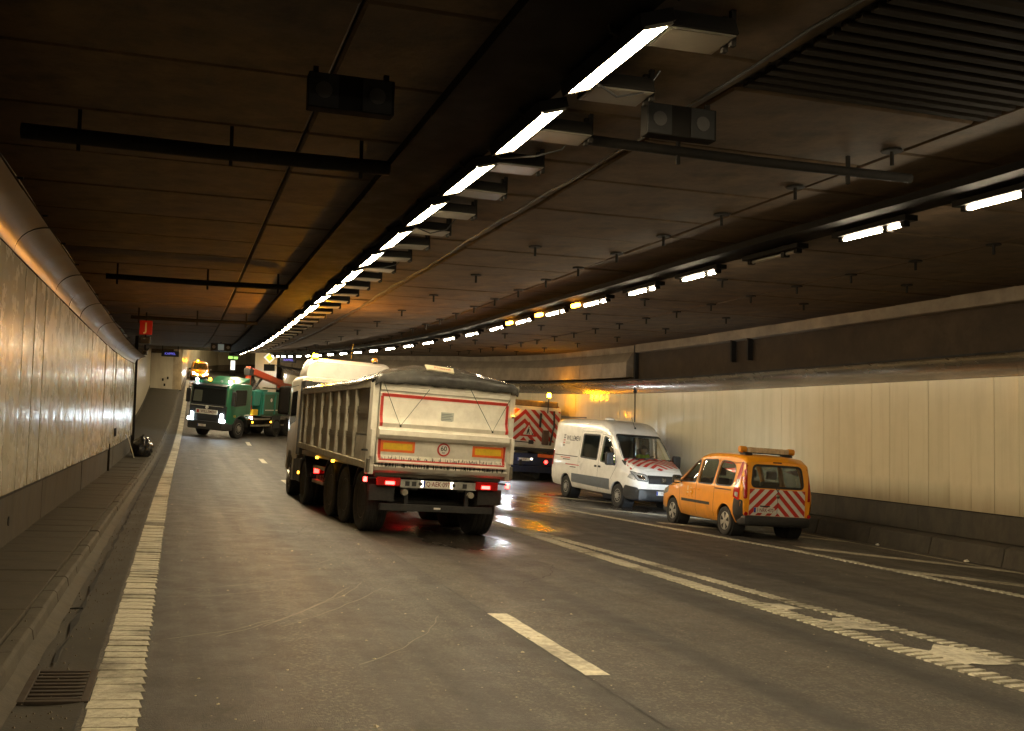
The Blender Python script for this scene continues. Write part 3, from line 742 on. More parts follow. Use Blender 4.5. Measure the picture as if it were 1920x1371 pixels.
def tray(name, xf, ya, yb, w, z, label):
    t = tag(empty(name, (xf(10), 10, z)), label, 'cable tray')
    for nm, prof in (('tray_bed', [(-w / 2, z), (w / 2, z), (w / 2, z + .012), (-w / 2, z + .012), (-w / 2, z)]), ('tray_side', [(-w / 2 - .012, z), (-w / 2, z), (-w / 2, z + .09), (-w / 2 - .012, z + .09), (-w / 2 - .012, z)]), ('tray_side', [(w / 2, z), (w / 2 + .012, z), (w / 2 + .012, z + .09), (w / 2, z + .09), (w / 2, z)])):
        strip(nm, HOUSING, t, ya, yb, prof, xf, 2.0)
    for j in range(4):
        strip('cable', mat('cable_black', (.012, .012, .012), .5), t, ya, yb, [(-w / 2 + .06 + j * w / 4 + .025 * math.cos(a), z + .04 + .025 * math.sin(a)) for a in [k * math.pi / 3 for k in range(7)]], lambda y, j=j: xf(y) + .02 * math.sin(y * .7 + j * 2), 1.5)
    return t
tray('cable_tray', lambda y: 2.42, -9, 58, .78, 4.45, 'dark cable tray running along the ceiling above the lit lamp row')
flood0 = empty('floodlight')
tag(flood0, 'unlit floodlight with dusty square glass hung beside the lit tube lamps', 'floodlight', 'unlit floodlights beside the lamp row')
MB().prism([(-.27, .0), (.27, .0), (.24, .11), (-.24, .11)], 'y', 0, .40).build('housing', HOUSING, flood0, bevel=.01)
MB().box(-.255, .255, .02, .38, -.008, .0015).build('rim', WHITE_IN, flood0)
MB().box(-.238, .238, .035, .365, -.014, -.0085).build('glass', FGLASS, flood0)
MB().box(.262, .30, .10, .14, -.04, .3).box(.262, .30, .22, .26, -.04, .3).build('bracket', STEEL_DK, flood0)
MB().box(.18, .36, .08, .28, .27, .31).build('ceiling_plate', STEEL_DK, flood0)
for i, y in enumerate([5.9 + 1.27 * k for k in range(-7, 36)]):
    o = flood0 if i == 0 else copy_tree(flood0)
    o.location = (3.28, y, 4.45 + zl(y)); o.rotation_euler = (math.atan(sl(y)), R(random.uniform(-2, 2)), R(random.uniform(-2, 2)))
w_ = tag(empty('ceiling_cable', (4.25, 10, 4.6)), 'thin black cable clipped along the ceiling beside the floodlights', 'cable')
o = MB().tube([(4.24 + .03 * math.sin(y * .8), y, CZ - .03 + zl(y) + .012 * math.sin(y * 3.4)) for y in frange(-6, 56, .6)], .014, 6).build('sheath', mat('cable_black', (.012, .012, .012), .5)); child_at(o, w_, Matrix())
for (yy, s0) in ((6.9, 1), (9.3, -1), (13.1, 1), (17.0, -1)):
    o = MB().tube([(2.75, yy, 4.47), (2.95, yy + .1, 4.40), (3.2, yy + .25 * s0, 4.36), (3.45, yy + .3 * s0, 4.44), (3.6, yy + .3 * s0, 4.64)], .009, 6).build('lamp_lead', mat('cable_black', (.012, .012, .012), .5)); child_at(o, w_, Matrix())
# row 2
lamp2 = empty('tube_lamp')
tag(lamp2, 'slim lit tube lamp hanging under the cable tray over the ramp lane', 'lamp', 'slim lit tubes over the ramp lane')
MB().box(-.10, .10, 0, 1.4, .03, .1).build('housing', HOUSING, lamp2, bevel=.006)
MB().cyl((0, .16, 0), (0, 1.24, 0), .026, n=12).build('diffuser', TUBE2, lamp2, smooth=50)
MB().box(-.045, .045, .08, .155, -.03, .04).build('end_cap', HOUSING, lamp2)
MB().box(-.045, .045, 1.245, 1.32, -.03, .04).build('end_cap', HOUSING, lamp2)
MB().box(-.05, .05, .38, .46, -.05, .3).build('hanger', STEEL_DK, lamp2)
dead = copy_tree(lamp2); tag(dead, 'slim dark tube lamp that is not lit, under the ramp cable tray', 'lamp', 'slim lit tubes over the ramp lane'); del dead['group']
for ch in dead.children:
    if ch.name.startswith('diffuser'):
        ch.data = ch.data.copy(); ch.data.materials.clear(); ch.data.materials.append(FGLASS)
i = 0
for k in range(-7, 24):
    y = 10.05 + 2.15 * k
    if k == 1: o = dead
    else:
        o = lamp2 if i == 0 else copy_tree(lamp2); i += 1
    o.location = (row2x(y), y, L1Z + zl(y)); o.rotation_euler = (math.atan(sl(y + .7)), 0, math.atan(-(row2x(y + 1) - row2x(y))))
tray('cable_tray', lambda y: row2x(y) - .22, -9, 58, .5, 4.47, 'dark cable tray carrying the slim tubes over the ramp lane')
E_SOD = emit('sodium_lamp', (1.0, .34, .02), 35.0)
sod = tag(empty('sodium_lamp'), 'small orange sodium lamp burning beside a slim tube over the ramp lane', 'lamp', 'orange sodium lamps over the ramp lane')
MB().box(-.05, .05, 0, .34, -.05, .03).build('lens', E_SOD, sod, bevel=.02); MB().box(-.04, .04, .1, .14, .02, .3).build('hanger', STEEL_DK, sod)
for i, k in enumerate((4, 5, 6)):
    y = 10.05 + 2.15 * k + 1.2; o = sod if i == 0 else copy_tree(sod); o.location = (row2x(y) - .17, y, L1Z + .02 + zl(y))
# ------------------------------------------------------------------ ceiling hangers (threaded T studs)
hg = empty('ceiling_hanger'); tag(hg, 'small dark steel hanger stud with round plate under the concrete ceiling', 'hanger', 'hanger studs under the ceiling')
MB().cyl((0, 0, -.16), (0, 0, 0), .022, n=6).build('stud', STEEL_DK, hg)
MB().cyl((0, 0, -.02), (0, 0, 0), .11, n=10).build('plate', STEEL_DK, hg)
i = 0
for x, ya, yb in ((6.85, 8.4, 50), (11.65, 8.6, 44), (5.4, 15.2, 50), (9.9, 17, 46), (13.4, 16, 42)):
    y = ya
    while y < yb:
        o = hg if i == 0 else copy_tree(hg); i += 1
        o.location = (x, y, CZ - .006 + zl(y)); y += 1.7 if x in (6.85, 11.65) else 3.4
# tray hangers and crossing pipes
def cross_pipe(x0, x1, y, z, r, label, hangers):
    t = tag(empty('ceiling_pipe', (x0, y, z)), label, 'pipe')
    o = MB().tube([(x0, 0, 0), ((x0 + x1) / 2, 0, -.015), (x1, 0, 0)], r, 10).build('tube', STEEL_DK, smooth=50); child_at(o, t, Matrix.Translation((0, y, z + zl(y))))
    for hx in hangers:
        o = MB().bar((hx, 0, -.14), (hx, 0, CZ - z), .035, .035, (0, 1, 0)).build('hanger', STEEL_DK); child_at(o, t, Matrix.Translation((0, y, z + zl(y))))
cross_pipe(-1.5, 2.0, 10.25, 4.4, .075, 'thick black pipe crossing under the ceiling ahead of the twin-disc box', (-1.0, .4, 1.7))
cross_pipe(-1.4, 2.0, 20.4, 4.4, .055, 'black pipe crossing under the ceiling, hung on three rods', (-1.2, .45, 1.8))
cross_pipe(-1.3, 2.0, 28.6, 4.4, .05, 'thin black pipe crossing under the ceiling before the red J board', (-1.1, .4, 1.7))
cross_pipe(3.5, 7.4, 8.78, 4.5, .05, 'black conduit crossing the ceiling between the two lamp rows', (4.6, 6.6))
# boxes with two round lights (lane signals seen from behind)
for (x, y, lab) in ((1.2, 7.75, 'dark box with two round discs hanging under the ceiling left of the lamp row'), (4.1, 7.75, 'dark box with two round discs hanging under the ceiling right of the floodlights')):
    b = tag(empty('signal_box', (x, y, 4.44 if x > 3 else 4.32)), lab, 'signal box')
    MB().box(-.34, .34, 0, .14, -.14, .14).build('case', HOUSING, b, bevel=.01)
    for s in (-.22, .2):
        MB().cyl((s, -.012, 0), (s, .0, 0), .065, n=16).build('disc', mat('dull_disc', (.03, .028, .026), .6), b)
        MB().box(s - .115, s + .115, -.006, .0, -.13, .13).build('face', BLACK, b)
    MB().box(-.3, -.26, .05, .09, .14, .2).box(.26, .3, .05, .09, .14, .2).build('hanger', STEEL_DK, b)
# cable bundle above the left cove
cb = tag(empty('cable_bundle', (-1.9, 16, 4.2)), 'bundle of dark cables on brackets above the metal cove', 'cables')
for j in range(6):
    o = MB().tube([(LX + .02 + .055 * (j % 3) + xo0(y), y, 4.16 + .07 * (j // 3) + zl(y) + .02 * math.sin(y * 1.3 + j)) for y in frange(4, 34, 1.0)], .03, 6).build('cable', mat('cable_grey', (.05, .045, .04), .6)); child_at(o, cb, Matrix())
for yy in frange(5, 33, 2): o = MB().box(-.1, .3, -.02, .02, -.05, -.03).build('bracket', STEEL_DK); child_at(o, cb, Matrix.Translation((LX + xo0(yy), yy, 4.15 + zl(yy))))

SCUFF = mat('rubber_scuff', (.15, .125, .09), .6, var=.5, vscale=25, dirt=.7, dirtcol=(.04, .034, .025))
def scuff(pts, w):
    P = [Vector(p) for p in pts]; Q = []
    for i in range(len(P) - 1):
        for j in range(10):
            t = j / 10; Q.append(P[i].lerp(P[i + 1], t))
    Q.append(P[-1]); mb = MB(); vs = []
    for i, p in enumerate(Q):
        d = (Q[min(i + 1, len(Q) - 1)] - Q[max(i - 1, 0)]).normalized(); n = Vector((-d.y, d.x)); a = .03 * noise.noise(Vector((p.x * 3, p.y * 3, 2))); ww = w * (.35 + .65 * abs(noise.noise(Vector((p.x * 9, p.y * 9, 5))))) * (1 if 0 < i < len(Q) - 1 else .1)
        for s in (-1, 1):
            q = p + n * (a + s * ww / 2); vs.append((q.x, q.y, floor_z(q.x, q.y) + .003))
    mb.add(vs, [(2 * i, 2 * i + 1, 2 * i + 3, 2 * i + 2) for i in range(len(Q) - 1)]); o = mb.build('scuff_mark', SCUFF); o['kind'] = 'structure'
for pts in ([(.75, 8.9), (1.3, 9.9), (1.75, 10.7), (2.1, 11.6)], [(.9, 8.9), (1.5, 9.8), (1.95, 10.6), (2.3, 11.3)], [(.35, 8.5), (.9, 9.2), (1.5, 10.3), (1.9, 11.3)], [(1.35, 7.5), (1.8, 8.1), (2.2, 8.8), (2.5, 9.6)], [(-.05, 8.4), (.5, 8.8), (.9, 9.3)], [(.1, 10.9), (.7, 11.2), (1.5, 11.9)], [(1.3, 12.8), (1.8, 13.1), (2.2, 13.9)], [(1.35, 12.3), (1.9, 12.8)], [(-.05, 10.4), (.4, 10.5), (1.0, 10.9)]):
    scuff(pts, .022)
rnd = random.Random(11); fk = MB()
for i in range(420):
    y = rnd.uniform(4.5, 24); x = rnd.uniform(-.1, 10.5) if i % 3 else rnd.uniform(-.3, 3.5); s = rnd.uniform(.004, .016) * (1 if rnd.random() < .9 else 1.8); a = rnd.uniform(0, 6.28); z = floor_z(x, y) + .002
    P = [(x + s * math.cos(a + k * 1.57 + rnd.uniform(-.4, .4)) * rnd.uniform(.5, 1.3), y + s * math.sin(a + k * 1.57) * rnd.uniform(.5, 1.6)) for k in range(4)]
    fk.add([(px, py, z) for px, py in P] + [(x, y, z + s * .5)], [(0, 1, 4), (1, 2, 4), (2, 3, 4), (3, 0, 4)])
o = fk.build('paint_flakes', mat('flake', (.33, .29, .20), .7)); o['kind'] = 'stuff'

for pts in ([(4.3, 16.2), (4.9, 14.9), (5.2, 13.6), (4.8, 12.6), (4.1, 11.8)], [(5.1, 14.2), (5.8, 13.9), (6.2, 13.4)], [(1.2, 15.5), (1.9, 16.4), (2.2, 18.0)]):
    P = [Vector(p) for p in pts]; Q = [P[i].lerp(P[i + 1], j / 12) for i in range(len(P) - 1) for j in range(12)] + [P[-1]]; mb = MB(); vs = []
    for i, p in enumerate(Q):
        d = (Q[min(i + 1, len(Q) - 1)] - Q[max(i - 1, 0)]).normalized(); n = Vector((-d.y, d.x)); a = .07 * noise.noise(Vector((p.x * 4, p.y * 4, 9)))
        for s in (-.5, .5): q = p + n * (a + s * .014 * (.4 + abs(noise.noise(Vector((p.x * 7, p.y * 7, 1)))))); vs.append((q.x, q.y, floor_z(q.x, q.y) + .003))
    mb.add(vs, [(2 * i, 2 * i + 1, 2 * i + 3, 2 * i + 2) for i in range(len(Q) - 1)]); o = mb.build('road_crack', BLACK); o['kind'] = 'structure'

gt = MB()
for i in range(700):
    y = 4.5 + 22 * rnd.random() ** 1.6; x = kx(y) + (rnd.uniform(.1, .42) if i % 3 else rnd.uniform(-.9, -.05)); s = rnd.uniform(.003, .011); z = floor_z(x, y) + (.0 if i % 3 else .148)
    gt.add([(x - s, y, z), (x + s * .6, y - s, z), (x + s, y + s, z), (x, y, z + s * 1.2)], [(0, 1, 3), (1, 2, 3), (2, 0, 3)])
o = gt.build('gutter_grit', mat('grit', (.14, .115, .08), .85, var=.5, vscale=30)); o['kind'] = 'stuff'
for (x, y, s, lab, cl) in ((14.72, 15.9, .05, 'crumpled pale paper scrap lying at the foot of the concrete kerb', (.6, .56, .45)), (14.78, 18.6, .04, 'small white plastic cup scrap by the kerb behind the orange van', (.7, .68, .6)), (kx(9.6) + .16, 9.6, .045, 'bent loop of dark wire lying in the gutter', None)):
    if cl is None:
        o = MB().tube([(.05 * math.cos(a), .035 * math.sin(a), .01 + .012 * a / 6) for a in [k * .5 for k in range(13)]], .005, 6).build('wire_loop', STEEL_DK); tag(o, lab, 'wire')
    else:
        b5 = bmesh.new(); bmesh.ops.create_icosphere(b5, subdivisions=2, radius=s)
        for v_ in b5.verts: v_.co *= 1 + .5 * noise.noise(v_.co * 40); v_.co.z = max(v_.co.z * .7, -s * .3) + s * .3
        me = bpy.data.meshes.new('litter'); b5.to_mesh(me); b5.free(); o = link('litter', me, mat('litter_' + lab[:6].strip(), cl, .7)); tag(o, lab, 'litter')
    o.location = (x, y, floor_z(x, y) + .006)
# ================================================================== vehicles
WHITE = mat('white_paint', (.86, .84, .79), .32, var=.08, vscale=1.5, dirt=.18, dirtcol=(.28, .24, .17), coat=.5, low=(.8, .4))
WHITE_TR = mat('dirty_white_paint', (.84, .80, .69), .4, var=.12, vscale=2.0, dirt=.3, dirtcol=(.34, .28, .19), coat=.2, low=(1.75, .55))
ALU = mat('dirty_aluminium', (.37, .34, .27), .45, metal=.25, var=.3, vscale=3, dirt=.6, dirtcol=(.13, .105, .07))
ALU_DK = mat('dirty_aluminium_sheet', (.16, .145, .11), .5, metal=.25, var=.3, vscale=4, dirt=.6, dirtcol=(.10, .085, .06))
ORANGE = mat('orange_paint', (.92, .355, .010), .32, var=.06, vscale=2, dirt=.12, dirtcol=(.25, .12, .03), coat=.8, low=(.7, .4))
GREEN = mat('green_paint', (.012, .115, .062), .35, var=.15, vscale=2, dirt=.2, dirtcol=(.06, .06, .04), coat=.5)
TEAL = mat('teal_paint', (.02, .22, .17), .4, var=.2, vscale=2, dirt=.3, dirtcol=(.08, .07, .05))
REDOR = mat('crane_red_paint', (.62, .07, .02), .38, var=.15, vscale=4, dirt=.3, dirtcol=(.1, .05, .03), coat=.3)
PLASTIC = mat('black_plastic', (.022, .022, .023), .5, var=.3, vscale=8, dirt=.25, dirtcol=(.06, .055, .045))
RUBBER = mat('tyre_rubber', (.014, .0135, .013), .75, var=.35, vscale=9, dirt=.5, dirtcol=(.045, .038, .028), bumps=.2, bscale=60)
CHASSIS = mat('chassis_steel', (.02, .02, .021), .6, metal=.2, var=.4, vscale=5, dirt=.6, dirtcol=(.05, .043, .033))
RIM = mat('wheel_rim_silver', (.48, .46, .41), .35, metal=.6, var=.2, vscale=6, dirt=.35, dirtcol=(.1, .085, .06))
RIM_DK = mat('dirty_truck_rim', (.14, .12, .09), .6, metal=.4, var=.4, vscale=6, dirt=.5)
SRED = mat('red_reflective', (.52, .030, .016), .4, var=.15, vscale=6, dirt=.3, dirtcol=(.2, .04, .02))
SWHITE = mat('white_reflective', (.70, .68, .62), .38, var=.1, vscale=5, dirt=.25, dirtcol=(.35, .3, .22))
YELLOW = mat('yellow_plate', (.80, .50, .02), .4, var=.12, vscale=8, dirt=.3, dirtcol=(.3, .2, .06))
ORFL = mat('fluorescent_orange', (.90, .17, .03), .4, var=.1, vscale=6, dirt=.2, dirtcol=(.3, .08, .03))
PLATEW = mat('plate_white', (.72, .70, .62), .35, var=.08, vscale=10, dirt=.15)
PLATERED = mat('plate_ruby', (.22, .02, .02), .4, var=.05)
PLATEBLUE = mat('plate_blue', (.02, .05, .35), .4, var=.05)
BLACKP = mat('black_print', (.012, .012, .012), .5, var=.1)
GREYP = mat('grey_print', (.22, .26, .25), .5, var=.1)
NAVY = mat('navy_paint', (.012, .018, .05), .4, var=.25, vscale=3, dirt=.4, dirtcol=(.05, .045, .04))
GREYBAND = mat('grey_blue_plastic', (.13, .15, .175), .45, var=.15, vscale=4, dirt=.3, dirtcol=(.1, .085, .06))
CHROME = mat('chrome', (.7, .7, .68), .15, metal=1.0, var=.05)
LAMPGL = mat('lamp_clear', (.55, .55, .52), .12, metal=.4, var=.2, vscale=20, coat=.8)
LAMPRED = mat('lamp_red_plastic', (.42, .012, .01), .18, var=.15, vscale=12, coat=.8)
AMBERPL = mat('amber_plastic', (.75, .30, .03), .2, var=.15, vscale=12, coat=.8)
GLASS = glass('vehicle_glass', (.75, .83, .79), .04); GLASS_DK = glass('tinted_glass', (.40, .44, .42), .05)
DARKGLASS = mat('dark_cab_glass', (.010, .012, .013), .08, var=.3, vscale=2, spec=.2)
SEAT = mat('seat_fabric', (.035, .036, .04), .85, var=.3, vscale=20)
E_RED = emit('tail_light', (1.0, .022, .016), 14.0); E_REDHOT = emit('brake_light', (1.0, .035, .028), 16.0)
E_AMBER = emit('amber_beacon', (1.0, .36, .0005), 1700.0); E_AMBER2 = emit('amber_beacon_small', (1.0, .38, .003), 380.0); E_AMBERS = emit('amber_marker', (1.0, .42, .02), 12.0)
E_HEADG = emit('headlight_dipped', (.78, .92, 1.0), 45.0); E_HEAD = emit('headlight', (.78, .92, 1.0), 260.0); E_PLATE = emit('plate_light', (1.0, .85, .6), 9.0)
E_WORK = emit('work_light', (.80, .91, 1.0), 700.0)

WHEELS = {}
def wheel(parent, x, y, r, w, kind, n=36):
    """tyre with rim; side by sign of x"""
    s = 1 if x > 0 else -1; key = (r, w, kind, s)
    if key not in WHEELS:
        mb = MB(); h = w / 2; rr = r * .60 if kind != 'car' else r * .64
        tread = []
        g = [-.62, -.2, .2, .62] if kind != 'car' else [-.45, 0, .45]
        for q in g: tread += [(r, (q - .10) * h), (r - .012, (q - .06) * h), (r - .012, (q + .06) * h), (r, (q + .10) * h)]
        prof = [(rr, -.82 * h), (r * .80, -h), (r * .93, -h * .98), (r * .985, -h * .88)] + tread + [(r * .985, h * .88), (r * .93, h * .98), (r * .80, h), (rr, .82 * h)]
        mb.lathe(prof, (0, 0, 0), 'x', n); tme = mb.mesh('wheel'); tme.materials.append(RUBBER)
        for p in tme.polygons: p.use_smooth = True
        tme.set_sharp_from_angle(angle=R(35))
        rm = MB()
        if kind == 'car':       # plastic cover with five broad spokes
            rm.lathe([(rr + .004, .80 * h * s), (rr - .012, .86 * h * s), (rr - .02, .70 * h * s), (.0, .62 * h * s)], (0, 0, 0), 'x', 32)
            for i in range(5):
                a = 2 * math.pi * i / 5; c0, s0 = math.cos(a), math.sin(a)
                def P(rad, t, xx): return (xx * s, rad * math.cos(a + t), rad * math.sin(a + t))
                rm.add([P(.04, -.55, .88 * h), P(.04, .55, .88 * h), P(rr - .012, .30, .87 * h), P(rr - .012, -.30, .87 * h), P(.05, -.4, .68 * h), P(.05, .4, .68 * h), P(rr - .018, .34, .70 * h), P(rr - .018, -.34, .70 * h)],
                       [(0, 1, 2, 3), (0, 3, 7, 4), (1, 5, 6, 2), (0, 4, 5, 1), (2, 6, 7, 3)])
            rm.lathe([(.055, .70 * h * s), (.055, .93 * h * s), (.04, .97 * h * s), (0, .97 * h * s)], (0, 0, 0), 'x', 16)
            rmat = RIM
        else:                   # steel truck rim with bolts and hub
            d = {'front': .75, 'van': .62}.get(kind, .25)
            rm.lathe([(rr + .004, .80 * h * s), (rr - .02, .84 * h * s), (rr - .035, .55 * h * s), (rr * .82, d * h * s), (rr * .45, (d + .08) * h * s), (rr * .42, (d + .45) * h * s), (0, (d + .5) * h * s)], (0, 0, 0), 'x', 28)
            for i in range(10):
                a = 2 * math.pi * i / 10; q = (rr * .6 * math.cos(a), rr * .6 * math.sin(a))
                rm.cyl(((d + .02) * h * s, q[0], q[1]), ((d + .25) * h * s, q[0], q[1]), .018, n=6)
            rmat = RIM_DK if kind == 'truck' else RIM
        rme = rm.mesh('rim'); rme.materials.append(rmat)
        for p in rme.polygons: p.use_smooth = True
        rme.set_sharp_from_angle(angle=R(30))
        WHEELS[key] = (tme, rme)
    tme, rme = WHEELS[key]
    o = bpy.data.objects.new('wheel', tme); COL.objects.link(o); o.parent = parent; o.location = (x, y, r - .008); o.rotation_euler = (random.uniform(0, 6), 0, 0)
    q = bpy.data.objects.new('rim', rme); COL.objects.link(q); q.parent = o
    return o
def plate(parent, txt, c, right, normal, w=.52, h=.115, lit=False):
    """Belgian number plate: white, ruby characters, blue strip; up follows right x normal"""
    r = Vector(right).normalized(); n = Vector(normal).normalized(); u = n.cross(r).normalized(); c = Vector(c)
    def quad(x0, x1, z0, z1, off, nm, m, par):
        mb = MB(); vs = [c + r * x + u * z + n * o_ for o_ in (off - .006, off) for x, z in ((x0, z0), (x1, z0), (x1, z1), (x0, z1))]
        mb.add(vs, [(0, 3, 2, 1), (4, 5, 6, 7), (0, 1, 5, 4), (1, 2, 6, 5), (2, 3, 7, 6), (3, 0, 4, 7)]); return mb.build(nm, m, par)
    p = quad(-w / 2, w / 2, -h / 2, h / 2, .006, 'number_plate', PLATEW, parent)
    quad(-w / 2, -w / 2 + .045, -h / 2 + .004, h / 2 - .004, .009, 'country_strip', PLATEBLUE, p)
    text_flat(txt, h * .95, c + r * .02 + n * .0085, r, u, PLATERED, p, stretch=.82)
    return p
def beacon(parent, p, r=.07, m=None, h=.14, base=PLASTIC):
    x, y, z = p
    b = MB().lathe([(r * 1.1, 0), (r * 1.1, .03), (r * .9, .035)], p, 'z', 14).build('beacon_base', base, parent, smooth=40)
    return MB().lathe([(r, .03), (r * .96, h * .75), (r * .7, h), (0, h * 1.04)], p, 'z', 14).build('beacon', m or E_AMBER, parent, smooth=40)

# ------------------------------------------------------------------ tipper trailer
TR = frame_at(4.25, 17.6, 3.5)
t = tag(empty('tipper_trailer', mw=TR), 'dirty white tipper trailer with black tarpaulin and red bordered tailgate', 'trailer')
for y in (.1, 1.45, 2.78):
    for x in (-.99, .99): wheel(t, x, y, .53, .385, 'truck', 40)
    MB().cyl((-.9, y, .52), (.9, y, .52), .075, n=12).build('axle', CHASSIS, t)
    for x in (-1, 1):
        mb = MB(); a0 = [R(18 + i * 144 / 10) for i in range(11)]
        vs = []
        for a in a0:
            for rr, xx in ((.60, .78), (.60, 1.19), (.585, 1.19), (.585, .78)): vs.append((x * xx, y + rr * math.cos(a), .54 + rr * math.sin(a)))
        n = 4; mb.add(vs, [(i * n + k, i * n + (k + 1) % n, (i + 1) * n + (k + 1) % n, (i + 1) * n + k) for i in range(10) for k in range(n)] + [(0, 1, 2, 3), (40, 43, 42, 41)])
        mb.build('mudguard', PLASTIC, t, smooth=40)
for x in (-.42, .42): MB().box(x - .07, x + .07, -.62, 5.9, .78, 1.08).build('chassis_beam', CHASSIS, t, bevel=.01)
for y in (.75, 2.1, 3.6, 4.6): MB().box(-.35, .35, y - .06, y + .06, .82, 1.02).build('cross_member', CHASSIS, t)
for x in (-1, 1):
    MB().box(x * 1.12 - .03, x * 1.12 + .03, 3.5, 4.75, .55, .62).box(x * 1.12 - .03, x * 1.12 + .03, 3.5, 4.75, .85, .92).build('side_guard', ALU, t)
    MB().box(x * .88 - .04, x * .88 + .04, 4.3, 4.42, .1, .85).build('landing_leg', CHASSIS, t)
MB().cyl((.0, 3.4, .72), (0, 4.9, .72), .19, n=16).build('air_tank', CHASSIS, t, smooth=40)
# body shell: floor, front wall, side posts and panels
def zb(y): return 1.14 + (y + .55) * .024
for x in (-1, 1):
    X = x * 1.235
    mb = MB(); mb.add([(X, -.55, zb(-.55)), (X, 6.0, zb(6)), (X, 6.0, 2.60), (X, -.55, 2.60), (X - x * .04, -.55, zb(-.55)), (X - x * .04, 6.0, zb(6)), (X - x * .04, 6.0, 2.60), (X - x * .04, -.55, 2.60)],
                      [(0, 1, 2, 3), (7, 6, 5, 4), (0, 4, 5, 1), (1, 5, 6, 2), (2, 6, 7, 3), (3, 7, 4, 0)])
    mb.build('side_sheet', ALU_DK, t)
    ribs = [5.95, 5.41, 4.55, 3.69, 2.87, 2.08, 1.34, .57]
    for y in ribs:
        mb = MB(); w = .075 if y < 5.9 else .05
        prof = [(y - w, 0), (y - w * .6, .055), (y + w * .6, .055), (y + w, 0)]
        mb.add([(X + x * d, yy, zb(yy) + .06) for yy, d in prof] + [(X + x * d, yy, 2.48) for yy, d in prof], [(0, 1, 5, 4), (1, 2, 6, 5), (2, 3, 7, 6), (3, 2, 1, 0), (4, 5, 6, 7)])
        mb.build('side_post', ALU, t)
    for zz in (1.60, 2.06):
        mb = MB()
        for j, d in enumerate((0, .045, .09)): mb.bar((X + x * .012, -.5, zz + d), (X + x * .012, 5.95, zz + d + .05), .022, .028)
        mb.build('side_corrugation', ALU_DK, t)
    mb = MB(); mb.add([(X + x * .06, -.56, 2.48), (X + x * .06, 6.02, 2.48), (X + x * .06, 6.02, 2.62), (X + x * .06, -.56, 2.62), (X - x * .06, -.56, 2.48), (X - x * .06, 6.02, 2.48), (X - x * .06, 6.02, 2.62), (X - x * .06, -.56, 2.62)],
                      [(0, 1, 2, 3), (7, 6, 5, 4), (0, 4, 5, 1), (1, 5, 6, 2), (2, 6, 7, 3), (3, 7, 4, 0)])
    mb.build('top_rail', ALU, t, bevel=.012)
    MB().bar((X + x * .02, -.55, zb(-.55) + .02), (X + x * .02, 6.02, zb(6) + .02), .10, .12).build('bottom_rail', mat('yellowed_rail', (.30, .26, .17), .5, metal=.2, var=.3, vscale=3, dirt=.6), t, bevel=.01)
    MB().box(X + x * .01 - .055, X + x * .01 + .055, -.74, -.52, 1.02, 2.60).build('corner_post', WHITE_TR, t, bevel=.012)
    MB().box(X + x * .03 - .03, X + x * .03 + .03, -.84, -.70, 1.32, 1.78).build('hinge_arm', WHITE_TR, t, bevel=.01)
    MB().box(X + x * .06 - .02, X + x * .06 + .02, -.80, -.66, 1.05, 1.28).build('latch', ALU_DK, t, bevel=.008)
    MB().bar((X + x * .02, -.66, 1.42), (X + x * .17, -.66, 1.42), .03, .03).build('latch_pin', CHASSIS, t)
    MB().box(X + x * .015, X + x * .035, -.48, .42, 1.18, 1.66).build('rear_side_plate', ALU, t)
    o = MB().box(X + x * .04 - .025, X + x * .04 + .025, -.06, .03, .98, 1.06).build('marker_lamp', E_REDHOT, t, bevel=.01); o.location = (x * .02, -.62, -.09); MB().bar((x * 1.05, -.61, .97), (x * 1.32, -.65, .95), .03, .03).build('lamp_arm', CHASSIS, t)
    for y in (2.35, 3.95): MB().box(X + x * .0 - .015, X + x * .0 + .03, y, y + .07, 1.08, 1.13).build('side_marker', E_AMBERS, t)
MB().box(-1.2, 1.2, -.5, 5.95, 1.10, 1.2).build('body_floor', ALU_DK, t)
MB().box(-1.23, 1.23, 5.96, 6.04, 1.25, 2.62).build('front_wall', ALU_DK, t)
MB().box(-1.18, 1.18, -.4, 5.9, 2.3, 2.4).build('load', mat('asphalt_load', (.02, .019, .018), .9), t)
# tailgate profile (y,z) swept across
prof = [(-.60, 2.60), (-.76, 2.60), (-.785, 2.575), (-.785, 2.53), (-.775, 2.525), (-.785, 2.51), (-.785, 2.455), (-.75, 2.44), (-.75, 2.415), (-.765, 2.40), (-.765, 2.02), (-.785, 1.97), (-.825, 1.90), (-.80, 1.83),
        (-.83, 1.795), (-.90, 1.78), (-.905, 1.70), (-.86, 1.645), (-.77, 1.63), (-.765, 1.36), (-.80, 1.31), (-.84, 1.24), (-.83, 1.215), (-.60, 1.2)]
tg = MB(); tg.prism(prof, 'x', -1.175, 1.175); tgo = tg.build('tailgate', WHITE_TR, t, smooth=28)
MB().prism([(-.60, 1.19), (-.80, 1.19), (-.83, 1.16), (-.79, 1.10), (-.60, 1.03)], 'x', -1.2, 1.2).build('tailgate_sill', WHITE_TR, t, bevel=.01)
def yz_at(z):
    for (a, za), (b, zb_) in zip(prof[8:], prof[9:]):
        if zb_ <= z <= za and za > zb_: return a + (b - a) * (za - z) / (za - zb_)
    return -.765
